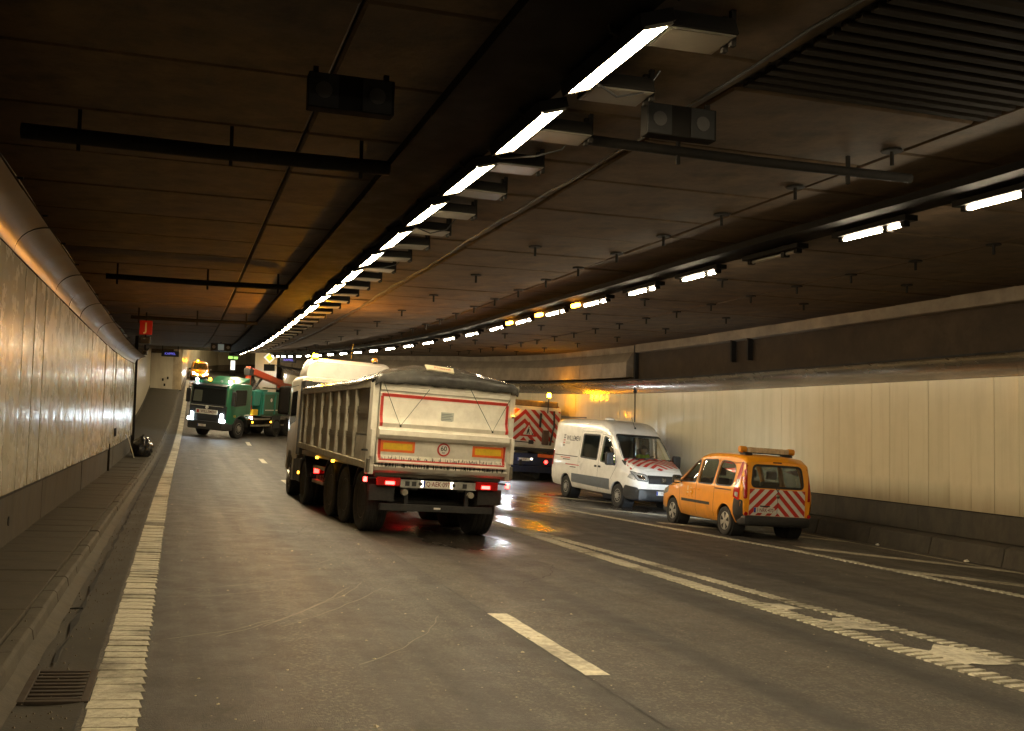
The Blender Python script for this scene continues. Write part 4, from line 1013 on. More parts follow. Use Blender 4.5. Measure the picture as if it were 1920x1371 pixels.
def tape(pts, w):
    """tape following the tailgate face, pts (x,z)"""
    mb = MB(); vs = []
    Q = []
    for a, b in zip(pts, pts[1:]):
        k = max(1, int(math.hypot(b[0] - a[0], b[1] - a[1]) / .03)); Q += [(a[0] + (b[0] - a[0]) * i / k, a[1] + (b[1] - a[1]) * i / k) for i in range(k)]
    Q.append(pts[-1])
    for x, z in Q:
        if w[0]: vs += [(x - w[0] / 2, yz_at(z) - .005, z), (x + w[0] / 2, yz_at(z) - .005, z)]
        else: vs += [(x, yz_at(z - w[1] / 2) - .005, z - w[1] / 2), (x, yz_at(z + w[1] / 2) - .005, z + w[1] / 2)]
    mb.add(vs, [(2 * i, 2 * i + 1, 2 * i + 3, 2 * i + 2) for i in range(len(Q) - 1)])
    return mb.build('reflective_tape', SRED, tgo, recalc=False)
tape([(-1.15, 2.372), (1.15, 2.372)], (0, .055)); tape([(-1.14, 1.262), (1.14, 1.262)], (0, .07))
for x in (-1.14, 1.14):
    tape([(x, 2.35), (x, 1.84)], (.05, 0)); tape([(x * .995, 1.62), (x * .985, 1.30)], (.05, 0))
for x0, x1 in ((-1.11, -.51), (.54, 1.12)):
    p = MB().box(x0, x1, -.776, -.768, 1.415, 1.605).build('marker_plate', ORFL, t); MB().box(x0 + .045, x1 - .045, -.781, -.777, 1.455, 1.565).build('yellow_field', YELLOW, p)
c0 = MB().cyl((.01, -.766, 1.505), (.01, -.774, 1.505), .115, n=32).build('speed_sign', SRED, t)
MB().cyl((.01, -.7745, 1.505), (.01, -.779, 1.505), .088, n=32).build('white_field', SWHITE, c0)
text_flat('60', .115, (.01, -.7805, 1.52), (1, 0, 0), (0, 0, 1), BLACKP, c0); text_flat('km', .04, (.01, -.7805, 1.455), (1, 0, 0), (0, 0, 1), BLACKP, c0)
st = MB().box(-.08, .15, -.7705, -.766, 1.98, 2.15).build('info_sticker', mat('sticker_pale', (.50, .52, .46), .4, var=.05), t)
for i in range(5): MB().box(-.07, .13 - .02 * (i % 3), -.7725, -.771, 2.0 + i * .028, 2.011 + i * .028).build('print_line', GREYP, st)
drip = MB(); rnd = random.Random(3)
for i in range(150):
    x = rnd.uniform(-1.12, 1.12); z1 = 1.30 + rnd.uniform(0, .055) * rnd.random(); z0 = 1.298 - rnd.uniform(0, .02)
    drip.bar((x, yz_at(z0) - .006, z0 - .05), (x + rnd.uniform(-.004, .004), yz_at(z1) - .007, z1 + rnd.uniform(0, .03)), .005, .004)
o = drip.build('bitumen_drips', BLACKP, t); o['kind'] = 'stuff'
drip = MB()
for i in range(120):
    x = rnd.uniform(-1.14, 1.14); drip.bar((x, -.842, 1.225), (x + rnd.uniform(-.006, .006), -.838, 1.185 - rnd.uniform(0, .03)), .008, .006)
o = drip.build('bitumen_fringe', BLACKP, t); o['kind'] = 'stuff'
ROPE = mat('green_rope', (.03, .10, .05), .8)
for pts in ([(-1.13, 2.56), (-.81, 1.86), (-.33, 2.52)], [(.42, 2.58), (.86, 1.87), (1.17, 2.46)]):
    P3 = [(x, -.80 if abs(z - 1.87) > .1 else -.835, z) for x, z in pts]
    MB().tube(P3, .0055, 6).build('rope', ROPE, t)
    MB().lathe([(.018, -.01), (.018, .01)], (pts[1][0], -.84, pts[1][1]), 'y', 10).build('rope_hook', CHROME, t)
# tarpaulin
tp = MB()
def tarp(y, u):
    x = u * 1.30; k = max(0, 1 - abs(u) ** 2.2)
    back = max(0, min(1, (y + .86) / 1.6)); pk = .30 * k * (.5 + .5 * math.exp(-((y - .1) / 2.0) ** 2)) * (.45 + .55 * min(1, back * 3))
    z = 2.64 + .07 * math.exp(-((y + .8) / .9) ** 2) + pk + .04 * noise.noise(Vector((x * 2.2, y * 1.4, 0))) + .026 * noise.noise(Vector((x * 6, y * 3.5, 4)))
    z -= .03 * abs(math.sin(y * 1.9)) * k + (.07 * (abs(u) - .9) / .1 if abs(u) > .9 else 0)
    return (x, y, z)
us = [-1 + 2 * i / 40 for i in range(41)]
tp.grid(frange(-.84, 6.1, .14), us, tarp)
base = len(tp.v)
def drape(v, u):     # rear skirt hanging over the tailgate top
    x, y, z = tarp(-.84, u); d = v * (.13 + .10 * max(0, 1 - abs(u) ** 2.2) + .02 * noise.noise(Vector((u * 5, 0, 8))))
    return (x, -.84 - .012 * math.sin(v * 3) - .018 * noise.noise(Vector((u * 7, v * 2, 3))) * v, z - d)
tp.grid([0, .25, .5, .75, 1], us, drape)
TARP = mat('tarp_plastic', (.075, .073, .068), .24, var=.5, vscale=4, dirt=.35, dirtcol=(.12, .105, .08), bumps=.5, bscale=7, coat=.3, spec=.4)
o = tp.build('tarpaulin', TARP, t, smooth=70, recalc=False); sd = o.modifiers.new('thick', 'SOLIDIFY'); sd.thickness = .006
sb = MB().add([(-.40, -.80, 2.87), (.09, -.80, 2.845), (.10, -.70, 2.93), (-.42, -.70, 2.955), (-.40, -.785, 2.85), (.09, -.785, 2.825), (.10, -.685, 2.915), (-.42, -.685, 2.94)], [(0, 1, 2, 3), (7, 6, 5, 4), (0, 4, 5, 1), (1, 5, 6, 2), (2, 6, 7, 3), (3, 7, 4, 0)]).build('name_board', mat('cream_board', (.62, .55, .38), .5, var=.1), t)
text_flat("P'Heuvel", .085, (-.12, -.757, 2.905), (1, 0, -.05), (0, .72, .62), mat('faded_red_print', (.50, .12, .07), .5), sb)
MB().tube([(-1.32, -.7, 2.58), (-1.30, -.76, 2.62), (-1.28, -.7, 2.66)], .02).build('tarp_clamp', CHASSIS, t)
MB().lathe([(.05, -.06), (.05, .06)], (1.27, -.76, 2.66), 'x', 12).build('tarp_crank', ALU, t); MB().box(1.2, 1.33, -.80, -.70, 2.55, 2.70).build('crank_bracket', ALU, t, bevel=.01)
beacon(t, (1.25, -.80, 2.14), .025, E_AMBERS, .05)
# rear end
MB().box(-1.15, 1.15, -.66, -.56, .985, 1.07).build('rear_beam', mat('oily_steel', (.10, .085, .06), .4, metal=.5, var=.4, vscale=6, dirt=.5), t, bevel=.02)
MB().box(-.68, .70, -.665, -.62, .82, .955).build('light_bar', mat('grey_bar', (.33, .33, .30), .45, var=.2, vscale=4, dirt=.5), t, bevel=.006)
plate(t, 'Q·AEK·097', (-.03, -.667, .895), (1, 0, 0), (0, -1, 0), .52, .12)
for x in (-.325, .265): MB().cyl((x, -.70, .895), (x, -.66, .895), .032, n=14).build('plate_lamp', PLASTIC, t)
for x in (-.30, .24): MB().box(x - .015, x + .015, -.685, -.672, .84, .95).build('plate_lamp_lens', E_PLATE, t)
for x in (-.56, -.44, .48): MB().box(x - .04, x + .04, -.675, -.666, .85, .93).build('socket', PLASTIC, t, bevel=.004)
for s in (-1, 1):
    c = MB().box(min(s * .68, s * 1.10), max(s * .68, s * 1.10), -.68, -.58, .835, .985).build('tail_lamp', LAMPRED, t, bevel=.015)
    MB().box(min(s * .79, s * .95), max(s * .79, s * .95), -.69, -.678, .862, .915).build('lit_lens', E_REDHOT, c, bevel=.01)
    MB().box(min(s * .97, s * 1.08), max(s * .97, s * 1.08), -.688, -.678, .90, .975).build('reflector', E_RED if s > 5 else LAMPRED, c, bevel=.006)
    MB().box(min(s * .76, s * 1.2), max(s * .76, s * 1.2), -.60, -.585, .58, .85).build('mudflap', RUBBER, t)
    MB().box(min(s * .72, s * 1.13), max(s * .72, s * 1.13), -.66, -.56, .985, 1.0).build('lamp_shelf', CHASSIS, t)
    MB().cyl((s * .60, -.70, .74), (s * .60, -.58, .74), .055, n=16).build('buffer_roller', ALU, t, smooth=40)
    MB().box(min(s * .52, s * .58), max(s * .52, s * .58), -.62, -.54, .4, .95).build('bumper_bracket', CHASSIS, t)
MB().box(-1.02, 1.02, -.68, -.60, .42, .54).build('underrun_bar', CHASSIS, t, bevel=.012)
MB().box(-.06, .06, -.684, -.681, .47, .50).build('bar_sticker', SWHITE, t)
# ------------------------------------------------------------------ tractor unit
TQ = TR @ Matrix.Translation((0.0, 5.45, 0)) @ Matrix.Rotation(R(-3.0), 4, 'Z')
q = tag(empty('tractor_unit', mw=TQ), 'white high-roof truck tractor with amber beacons pulling the tipper trailer', 'truck')
for x in (-1.02, 1.02):
    wheel(q, x, 3.05, .5, .33, 'front', 36)
    for xx in (.93 if x > 0 else -.93,): wheel(q, xx, 0, .5, .55, 'truck', 36)
for x in (-.4, .4): MB().box(x - .05, x + .05, -.75, 4.0, .62, .86).build('chassis_beam', CHASSIS, q)
MB().cyl((-.5, .0, .90), (.5, .0, .90), .3, n=20).build('coupling', CHASSIS, q) if False else MB().box(-.42, .42, -.4, .5, .87, .97).build('coupling_plate', CHASSIS, q)
def ring_box(w, z0, z1, r, y, wt=None, lean=0.0, n=4):
    wt = w if wt is None else wt
    pts = rpoly([(-w, z0), (w, z0), (wt, z1), (-wt, z1)], r, n)
    return [(x, y + lean * (z - z0), z) for x, z in pts]
cabm = loft([ring_box(1.17, .95, 2.95, .10, 1.85), ring_box(1.19, .9, 2.98, .12, 2.0), ring_box(1.2, .85, 3.0, .14, 3.4), ring_box(1.2, .55, 2.98, .16, 3.85), ring_box(1.12, .5, 2.85, .2, 4.2), ring_box(1.05, .55, 2.7, .2, 4.3)])
me = cabm.mesh('cab')
cut = MB().cyl((-1.4, 3.05, .5), (-.6, 3.05, .5), .62, n=28).cyl((.6, 3.05, .5), (1.4, 3.05, .5), .62, n=28).mesh('c')
me = boolean(me, cut); sk = Skin(me)
cab = link('cab', me, WHITE_TR, q, smooth=35)
for s in (-1, 1):
    sk.patch(rpoly([(2.35, 1.85), (3.55, 1.75), (3.45, 2.6), (2.4, 2.62)], .08), 'x', s, .004, 'side_window', DARKGLASS, q)
    sk.line([(2.25, 1.05), (2.25, 2.75), (3.65, 2.75), (3.8, 1.7), (3.75, 1.15)], .014, 'x', s, .003, 'door_seam', BLACKP, q)
    mb = MB(); mb.box(min(s * 1.22, s * 1.5), max(s * 1.22, s * 1.5), 3.78, 3.98, 2.02, 2.75); mb.build('mirror', HOUSING, q, bevel=.05, segs=3)
    MB().bar((s * 1.15, 3.85, 2.75), (s * 1.38, 3.88, 2.75), .05, .05).bar((s * 1.15, 3.85, 2.0), (s * 1.38, 3.88, 2.02), .05, .05).build('mirror_arm', PLASTIC, q) if False else MB().bar((s * 1.15, 3.85, 2.75), (s * 1.38, 3.88, 2.75), .05, .05).build('mirror_arm', PLASTIC, q)
    MB().bar((s * 1.15, 3.85, 2.0), (s * 1.38, 3.88, 2.02), .05, .05).build('mirror_arm', PLASTIC, q)
    MB().box(min(s * .55, s * 1.17), max(s * .55, s * 1.17), 1.0, 2.35, .42, 1.0).build('fuel_tank', CHASSIS, q, bevel=.06, segs=3)
    MB().box(min(s * .7, s * 1.2), max(s * .7, s * 1.2), 2.38, 2.44, .4, 1.3).build('step_panel', WHITE_TR, q, bevel=.02)
    mb = MB(); a0 = [R(15 + i * 15) for i in range(11)]; vs = []
    for a in a0:
        for rr, xx in ((.58, .64), (.58, 1.22), (.56, 1.22), (.56, .64)): vs.append((s * xx, rr * math.cos(a), .5 + rr * math.sin(a)))
    mb.add(vs, [(i * 4 + k, i * 4 + (k + 1) % 4, (i + 1) * 4 + (k + 1) % 4, (i + 1) * 4 + k) for i in range(10) for k in range(4)] + [(0, 1, 2, 3), (40, 43, 42, 41)]); mb.build('mudguard', PLASTIC, q, smooth=40)
    MB().box(min(s * 1.0, s * 1.2), max(s * 1.0, s * 1.2), 1.2, 1.86, 1.05, 2.85).build('side_fairing', PLASTIC, q, bevel=.03)
    c = MB().box(min(s * .72, s * 1.10), max(s * .72, s * 1.10), -.80, -.72, .72, .90).build('tail_lamp', LAMPRED, q, bevel=.012)
    for a, b in ((.98, 1.09), (.74, .85)): MB().box(min(s * a, s * b), max(s * a, s * b), -.812, -.801, .745, .88).build('lit_lens', E_RED, c, bevel=.02)
    MB().box(min(s * 1.16, s * 1.2), max(s * 1.16, s * 1.2), 1.1, 1.17, .62, .68).build('side_marker', E_AMBERS, q)
plate(q, '1·NRL·', (-.88, -.80, .645), (1, 0, 0), (0, -1, 0), .40, .12)
MB().box(-1.15, 1.15, -.79, -.70, .66, .74).build('lamp_carrier', CHASSIS, q)
rf = loft([ring_box(1.10, 2.9, 3.36, .2, 1.95, 1.02, n=6), ring_box(1.12, 2.9, 3.46, .24, 2.2, 1.04, n=6), ring_box(1.13, 2.9, 3.50, .26, 2.9, 1.02, n=6), ring_box(1.12, 2.9, 3.40, .26, 3.4, .98, n=6), ring_box(1.06, 2.9, 3.15, .16, 3.85, .9, n=6), ring_box(1.0, 2.88, 2.98, .06, 4.05, .86, n=6)])
rf.build('roof_fairing', WHITE, q, smooth=40)
MB().box(-.02, .02, 1.935, 1.945, 2.92, 3.33).build('roof_seam', GREYP, q) if False else None
beacon(q, (-.88, 2.15, 3.43), .075, E_AMBER, .13); beacon(q, (.62, 2.15, 3.46), .075, AMBERPL, .13)
MB().cyl((.0, 2.1, 3.48), (.02, 2.0, 3.9), .008, n=6).build('aerial', CHASSIS, q)
MB().box(-.95, -.86, 1.83, 1.93, 2.72, 2.82).build('work_lamp', PLASTIC, q, bevel=.01)
MB().box(-1.1, 1.1, 1.80, 1.85, 1.1, 2.85).build('cab_back', PLASTIC, q)
# ------------------------------------------------------------------ orange service van
def half_ring(y, zb, zt, wb, wm, zbelt, wr, rc, crown=.03, lean=0.0, zref=0.6):
    """closed ring of a car section: sill, belly side, belt, tumblehome, rounded roof edge"""
    half = [(0, zb), (wb - .1, zb), (wb - .03, zb + .02), (wb, zb + .07)]
    zm = zb + (zbelt - zb) * .55
    half += [(wb + (wm - wb) * .8, zb + (zm - zb) * .5), (wm, zm), (wm - .004, zm + (zbelt - zm) * .6), (wm - .012, zbelt)]
    z1 = zt - rc; w1 = wr
    for i in (1, 2, 3):
        u = i / 3; half.append((wm - .012 + (w1 - wm + .012) * u, zbelt + (z1 - zbelt) * u))
    for i in range(1, 6):
        a = i / 5 * math.pi / 2; half.append((w1 - rc * .9 * (1 - math.cos(a)), z1 + rc * math.sin(a)))
    half += [(w1 * .55, zt + crown * .7), (w1 * .25, zt + crown * .93), (0, zt + crown)]
    ring = half + [(-x, z) for x, z in half[-2:0:-1]]
    return [(x, y + lean * (z - zref), z) for x, z in ring]
def chevron(sk, cx, apex, x0, x1, z0, z1, pitch, slope, axis, side, parent, base_off, W=None):
    """inverted V stripes: boundaries z = apex_k - slope*|x-cx|, clipped to a rectangle"""
    def clip(poly, f):
        out = []
        for i, p in enumerate(poly):
            a, b = p, poly[(i + 1) % len(poly)]; fa, fb = f(a), f(b)
            if fa >= 0: out.append(a)
            if (fa >= 0) != (fb >= 0):
                t_ = fa / (fa - fb); out.append((a[0] + (b[0] - a[0]) * t_, a[1] + (b[1] - a[1]) * t_))
        return out
    k = 0; za = apex
    for k in range(-8, 14):
        lo = apex - 2 * k * pitch; hi = lo + pitch
        for s in (-1, 1):
            xa, xb = (x0, cx) if s < 0 else (cx, x1)
            poly = [(xa, lo - slope * abs(xa - cx)), (xb, lo - slope * abs(xb - cx)), (xb, hi - slope * abs(xb - cx)), (xa, hi - slope * abs(xa - cx))]
            for f in (lambda p: p[1] - z0(p[0]), lambda p: z1(p[0]) - p[1]): poly = clip(poly, f) if len(poly) > 2 else poly
            if len(poly) > 2:
                ar = abs(sum(poly[i][0] * poly[(i + 1) % len(poly)][1] - poly[(i + 1) % len(poly)][0] * poly[i][1] for i in range(len(poly)))) / 2
                if ar > 4e-4:
                    Q = [p for i, p in enumerate(poly) if math.hypot(p[0] - poly[i - 1][0], p[1] - poly[i - 1][1]) > 1e-4]
                    if len(Q) > 2: sk.patch(Q, axis, side, base_off, 'chevron_stripe', SRED, parent, 5)
def make_kangoo(name, label, mw):
    v = tag(empty(name, mw=mw), label, 'van')
    S = [half_ring(-.70, .36, 1.00, .74, .80, .90, .76, .06, .0), half_ring(-.66, .32, 1.30, .80, .875, .98, .80, .10, .01, -.06, 1.0), half_ring(-.56, .30, 1.66, .83, .905, 1.02, .77, .11, .02, -.10, 1.0),
         half_ring(-.42, .29, 1.76, .84, .912, 1.03, .755, .13, .03, -.06, 1.0), half_ring(0, .27, 1.79, .85, .915, 1.04, .75, .13, .035), half_ring(.8, .25, 1.80, .85, .915, 1.04, .75, .13, .035), half_ring(1.25, .25, 1.775, .85, .915, 1.04, .745, .13, .035),
         half_ring(1.55, .25, 1.71, .85, .915, 1.04, .735, .12, .03), half_ring(1.9, .25, 1.53, .85, .915, 1.04, .745, .10, .03), half_ring(2.2, .26, 1.33, .85, .91, 1.02, .765, .08, .025), half_ring(2.5, .27, 1.145, .85, .905, .97, .79, .07, .02),
         half_ring(2.62, .27, 1.085, .85, .90, .94, .79, .07, .03), half_ring(3.0, .27, 1.02, .84, .885, .90, .77, .08, .035), half_ring(3.3, .27, .93, .81, .85, .80, .70, .09, .03), half_ring(3.46, .27, .82, .74, .79, .70, .62, .09, .02), half_ring(3.55, .32, .68, .64, .70, .60, .52, .07, .01)]
    outer = loft(S).mesh('body'); sk = Skin(outer)
    inner = shrink(outer, -.045)
    body = boolean(outer, inner)
    W = .31
    cut = MB()
    for yy in (0, 2.70):
        for s in (-1, 1): cut.cyl((s * .55, yy, W), (s * 1.2, yy, W), .375, n=28)
    body = boolean(body, cut.mesh('c'))
    wins = {'front': rpoly([(1.46, 1.075), (2.38, 1.06), (2.2, 1.22), (1.80, 1.52), (1.52, 1.62)], .07), 'mid': rpoly([(.62, 1.075), (1.36, 1.075), (1.38, 1.62), (.60, 1.64)], .09), 'rear': rpoly([(-.30, 1.09), (.50, 1.08), (.48, 1.63), (.0, 1.62), (-.27, 1.52)], .13)}
    c1 = MB(); c2 = MB(); c3 = MB()
    for p in wins.values(): c1.prism(p, 'x', -1.3, -.55); c2.prism(p, 'x', .55, 1.3)
    body = boolean(body, c1.mesh('c')); body = boolean(body, c2.mesh('c'))
    rw_ = rpoly([(-.635, 1.12), (.635, 1.12), (.58, 1.585), (-.58, 1.585)], .10)
    ws = rpoly([(-.74, 1.13), (.74, 1.13), (.60, 1.70), (-.60, 1.70)], .06)
    c3.prism(rw_, 'y', -1.2, -.30); body = boolean(body, c3.mesh('c'))
    c4 = MB(); c4.prism(ws, 'y', 1.3, 3.2); body = boolean(body, c4.mesh('c'))
    link('body', body, ORANGE, v, smooth=32)
    for s in (-1, 1):
        for k_, p in wins.items():
            w_ = sk.patch(p, 'x', s, -.012, 'side_window', GLASS, v, 4); sk.line(p, .035, 'x', s, .0025, 'window_frame', PLASTIC, w_, True, .03)
        sk.line([(1.41, .34), (1.41, 1.66)], .012, 'x', s, .002, 'door_seam', BLACKP, v); sk.line([(.53, .36), (.50, .9), (.55, 1.68)], .012, 'x', s, .002, 'door_seam', BLACKP, v)
        sk.line([(2.22, .36), (2.28, .75), (2.30, 1.04)], .010, 'x', s, .002, 'door_seam', BLACKP, v); sk.line([(-.28, 1.0), (.48, 1.0)], .028, 'x', s, .002, 'slide_rail', mat('rail_brown', (.12, .035, .01), .5), v)
        sk.patch([(.68, .60), (2.15, .60), (2.15, .665), (.68, .665)], 'x', s, .012, 'rubbing_strip', PLASTIC, v, 6)
        for yy in (1.27, 1.52): MB().box(min(s * .905, s * .935), max(s * .905, s * .935), yy - .07, yy + .05, .90, .945).build('door_handle', ORANGE, v, bevel=.012)
        tl = sk.patch(rpoly([(-.62, .80), (-.40, .86), (-.405, 1.2), (-.47, 1.64), (-.545, 1.64), (-.60, 1.2)], .03), 'x', s, .012, 'tail_lamp', LAMPRED, v, 4)
        sk.patch(rpoly([(-.56, 1.08), (-.44, 1.1), (-.45, 1.24), (-.55, 1.26)], .02), 'x', s, .016, 'clear_lens', LAMPGL, tl, 2); sk.patch(rpoly([(-.58, .86), (-.46, .90), (-.47, .98), (-.58, .97)], .02), 'x', s, .016, 'clear_lens', LAMPGL, tl, 2)
        X0, X1 = sorted((s * .74, s * .815))
        sk.patch(rpoly([(X0, .84), (X1, .86), (X1 - (s * .02 if s > 0 else 0), 1.62), (X0 + s * .03, 1.62)], .03), 'y', -1, .010, 'tail_lamp', LAMPRED, v, 4)
        MB().lathe([(.045, 0), (.04, -.012), (0, -.014)], (s * .77, -.735, .53), 'y', 16).build('reflector', LAMPRED, v)
        # quarter bumper sides
        sk.patch(rpoly([(-.68, .33), (-.43, .33), (-.40, .62), (-.44, .85), (-.68, .82)], .04), 'x', s, .010, 'bumper_side', PLASTIC, v, 4)
        hl = sk.patch(rpoly([(2.98, .74), (3.40, .66), (3.36, .80), (3.05, .97), (2.95, .95)], .05), 'x', s, .008, 'headlight', LAMPGL, v, 4)
        hx = sorted((s * .46, s * .70)); sk.patch(rpoly([(hx[0], .68), (hx[1], .72), (hx[1], .82), (hx[0], .76)], .03), 'y', 1, .008, 'headlamp_lens', E_HEAD, v, 2)
        m_ = MB().box(min(s * .93, s * 1.13), max(s * .93, s * 1.13), 2.18, 2.30, 1.0, 1.2).build('mirror', PLASTIC, v, bevel=.04, segs=3)
        MB().box(min(s * .95, s * 1.11), max(s * .95, s * 1.11), 2.174, 2.179, 1.03, 1.17).build('mirror_glass', CHROME, m_); MB().bar((s * .88, 2.25, 1.05), (s * .96, 2.24, 1.06), .06, .04).build('mirror_stalk', PLASTIC, v)
        for yy in (0, 2.70): wheel(v, s * .79, yy, .315, .20, 'car', 32)
        # arch lining
        for yy in (0, 2.7): MB().lathe([(.374, s * .56), (.374, s * .86), (.365, s * .86), (.365, s * .56)], (0, yy, W), 'x', 24).build('wheel_arch', PLASTIC, v)
    rb = loft([ring_box(.84, .27, .48, .06, -.50), ring_box(.83, .27, .50, .07, -.66), ring_box(.80, .28, .49, .08, -.745), ring_box(.70, .31, .46, .06, -.775)])
    rb.build('rear_bumper', PLASTIC, v, smooth=40)
    fb_ = loft([ring_box(.84, .24, .50, .06, 3.1), ring_box(.80, .24, .52, .07, 3.40), ring_box(.66, .26, .50, .07, 3.58), ring_box(.45, .3, .46, .05, 3.63)]); fb_.build('front_bumper', PLASTIC, v, smooth=40)
    gl = sk.patch(rw_, 'y', -1, -.012, 'rear_window', GLASS_DK, v, 4); sk.line(rw_, .05, 'y', -1, .003, 'window_frame', PLASTIC, gl, True, .03)
    gl = sk.patch(ws, 'y', 1, -.012, 'windscreen', GLASS, v, 4); sk.line(ws, .04, 'y', 1, .003, 'window_frame', PLASTIC, gl, True, .03)
    wp = sk.patch([(-.69, .50), (.69, .50), (.675, 1.075), (-.675, 1.075)], 'y', -1, .004, 'chevron_panel', SWHITE, v, 6)
    chevron(sk, .02, 1.16, -.685, .68, lambda x: .505, lambda x: 1.072, .118, .98, 'y', -1, wp, .0065)
    plate(v, '1·NRK·470', (-.33, -.733, .62), (1, 0, 0), (0, -1, 0), .50, .115)
    MB().box(-.42, -.2, -.75, -.70, .695, .72).build('plate_lamp_cover', PLASTIC, v, bevel=.005)
    sk.line([(0, .52), (0, 1.09)], .008, 'y', -1, .008, 'door_seam', BLACKP, v)
    MB().tube([(-.05, -.70, 1.11), (.0, -.715, 1.03), (.03, -.71, 1.1)], .01).build('wiper', PLASTIC, v); MB().lathe([(.05, 0), (.045, -.012), (0, -.014)], (.0, -.715, .93), 'y', 14).build('badge', CHROME, v)
    sk.patch(rpoly([(-.11, 1.645), (.11, 1.645), (.11, 1.675), (-.11, 1.675)], .01), 'y', -1, .004, 'brake_light', mat('dark_red', (.08, .01, .008), .3), v, 2)
    # interior
    MB().box(-.78, .78, -.45, 2.5, .38, .44).build('cabin_floor', SEAT, v)
    for x in (-.4, .4):
        for yy in (1.35, .45):
            st_ = MB().box(x - .24, x + .24, yy - .1, yy + .42, .5, .68).build('seat', SEAT, v, bevel=.05, segs=3)
            b = MB(); b.prism([(yy - .12, .62), (yy + .02, .62), (yy - .09, 1.22), (yy - .20, 1.22)], 'x', x - .23, x + .23); b.build('backrest', SEAT, st_, bevel=.04, segs=3)
            h_ = MB().prism([(yy - .22, 1.27), (yy - .12, 1.27), (yy - .14, 1.46), (yy - .22, 1.46)], 'x', x - .13, x + .13); h_.build('headrest', SEAT, st_, bevel=.035, segs=3)
    MB().prism([(2.15, .6), (2.55, .6), (2.5, 1.06), (2.25, 1.08), (2.12, .95)], 'x', -.76, .76).build('dashboard', PLASTIC, v, bevel=.03)
    MB().lathe([(.17, .0), (.185, .012), (.17, .024)], (-.38, 1.98, 1.0), 'y', 20).build('steering_wheel', PLASTIC, v)
    # amber light bar across the roof
    lb = MB().box(-.60, .60, -.28, .0, 1.835, 1.855).build('light_bar', PLASTIC, v)
    for i in range(9):
        x = -.44 + i * .11; MB().box(x - .053, x + .053, -.27, -.01, 1.855, 1.97).build('bar_lens', mat('bar_clear', (.55, .42, .26), .2, var=.2, vscale=15, coat=.7), lb, bevel=.012)
    for s in (-1, 1):
        e = MB().lathe([(.0, .0), (.068, .005), (.075, .05), (.07, .16), (.0, .165)], (s * .60 - .08, -.14, 1.915), 'x', 14).build('end_lens', AMBERPL, lb, smooth=40)
        MB().prism([(-.26, 1.836), (-.02, 1.836), (.0, 1.80), (-.28, 1.79)], 'x', s * .50 - .09, s * .50 + .09).build('bar_foot', PLASTIC, lb, bevel=.01)
    return v, sk
def headlamp_beam(parent, x, y, z, power, col=(.80, .92, 1.0)):
    l = bpy.data.lights.new('headlamp_beam', 'SPOT'); l.energy = power; l.spot_size = R(75); l.spot_blend = .8; l.shadow_soft_size = .06; l.color = col
    o = bpy.data.objects.new('headlamp_beam', l); COL.objects.link(o); o.parent = parent; o.location = (x, y, z); o.rotation_euler = (R(84), 0, 0); return o
KW = frame_at(12.48, 19.72, -2.5)
kan, ksk = make_kangoo('service_van', 'orange service van with amber light bar and red white chevrons on its tailgate', KW)
# small faded crest on the front door
for (y0, z0, y1, z1) in ((1.86, .86, 1.80, .97), (1.88, .80, 1.78, .83), (1.70, .92, 1.62, .94), (1.70, .82, 1.62, .85)):
    ksk.patch([(y0, z0), (y1, z0), (y1, z1), (y0, z1)], 'x', -1, .003, 'door_emblem', mat('pale_print', (.78, .55, .28), .5), kan, 1)
# the far one: same make, oncoming
FW = frame_at(1.95, 110.5, 181)
far = copy_tree(kan); far.matrix_world = FW; far.name = 'service_van'
tag(far, 'small orange car with headlights and flashing beacon on the far slope', 'car')
for ch in list(far.children):
    if ch.name.startswith('light_bar'):
        for g_ in list(ch.children): bpy.data.objects.remove(g_)
        bpy.data.objects.remove(ch)
    elif ch.name.startswith(('door_emblem', 'number_plate')):
        for g_ in list(ch.children): bpy.data.objects.remove(g_)
        bpy.data.objects.remove(ch)
beacon(far, (.28, 1.2, 1.82), .09, E_AMBER2, .16)
for s in (-1, 1): MB().lathe([(.08, 0), (.07, .02), (0, .03)], (s * .30, 3.60, .62), 'y', 14).build('fog_lamp', emit('warm_headlight', (1.0, .72, .3), 90), far)

for s in (-1, 1): headlamp_beam(kan, s * .58, 3.62, .76, 160)
# ------------------------------------------------------------------ white crew van
VW = frame_at(13.32, 31.35, 183.6)
v = tag(empty('crew_van', mw=VW), 'white high-roof crew van with red white chevrons on its bonnet', 'van')
S = [half_ring(-1.22, .42, 2.35, .86, .93, 1.2, .84, .12, .02), half_ring(-1.16, .36, 2.52, .92, .985, 1.2, .86, .16, .03), half_ring(-.9, .34, 2.57, .94, 1.0, 1.2, .87, .17, .04), half_ring(0, .33, 2.58, .95, 1.01, 1.2, .87, .17, .04), half_ring(1.6, .32, 2.58, .95, 1.01, 1.2, .87, .17, .04),
     half_ring(2.2, .32, 2.56, .95, 1.01, 1.2, .865, .18, .04), half_ring(2.55, .32, 2.47, .95, 1.01, 1.2, .855, .18, .045), half_ring(2.85, .32, 2.26, .95, 1.01, 1.2, .85, .15, .05), half_ring(3.2, .32, 1.93, .95, 1.005, 1.2, .86, .11, .05), half_ring(3.5, .32, 1.62, .95, 1.0, 1.18, .87, .09, .05),
     half_ring(3.66, .32, 1.47, .95, .995, 1.16, .875, .09, .05), half_ring(3.78, .32, 1.405, .95, .99, 1.12, .87, .09, .05), half_ring(4.2, .30, 1.28, .93, .97, 1.02, .82, .11, .05), half_ring(4.42, .30, 1.16, .89, .93, .95, .76, .11, .04), half_ring(4.56, .32, 1.02, .80, .86, .82, .70, .08, .03), half_ring(4.64, .40, .92, .66, .74, .74, .6, .06, .02)]
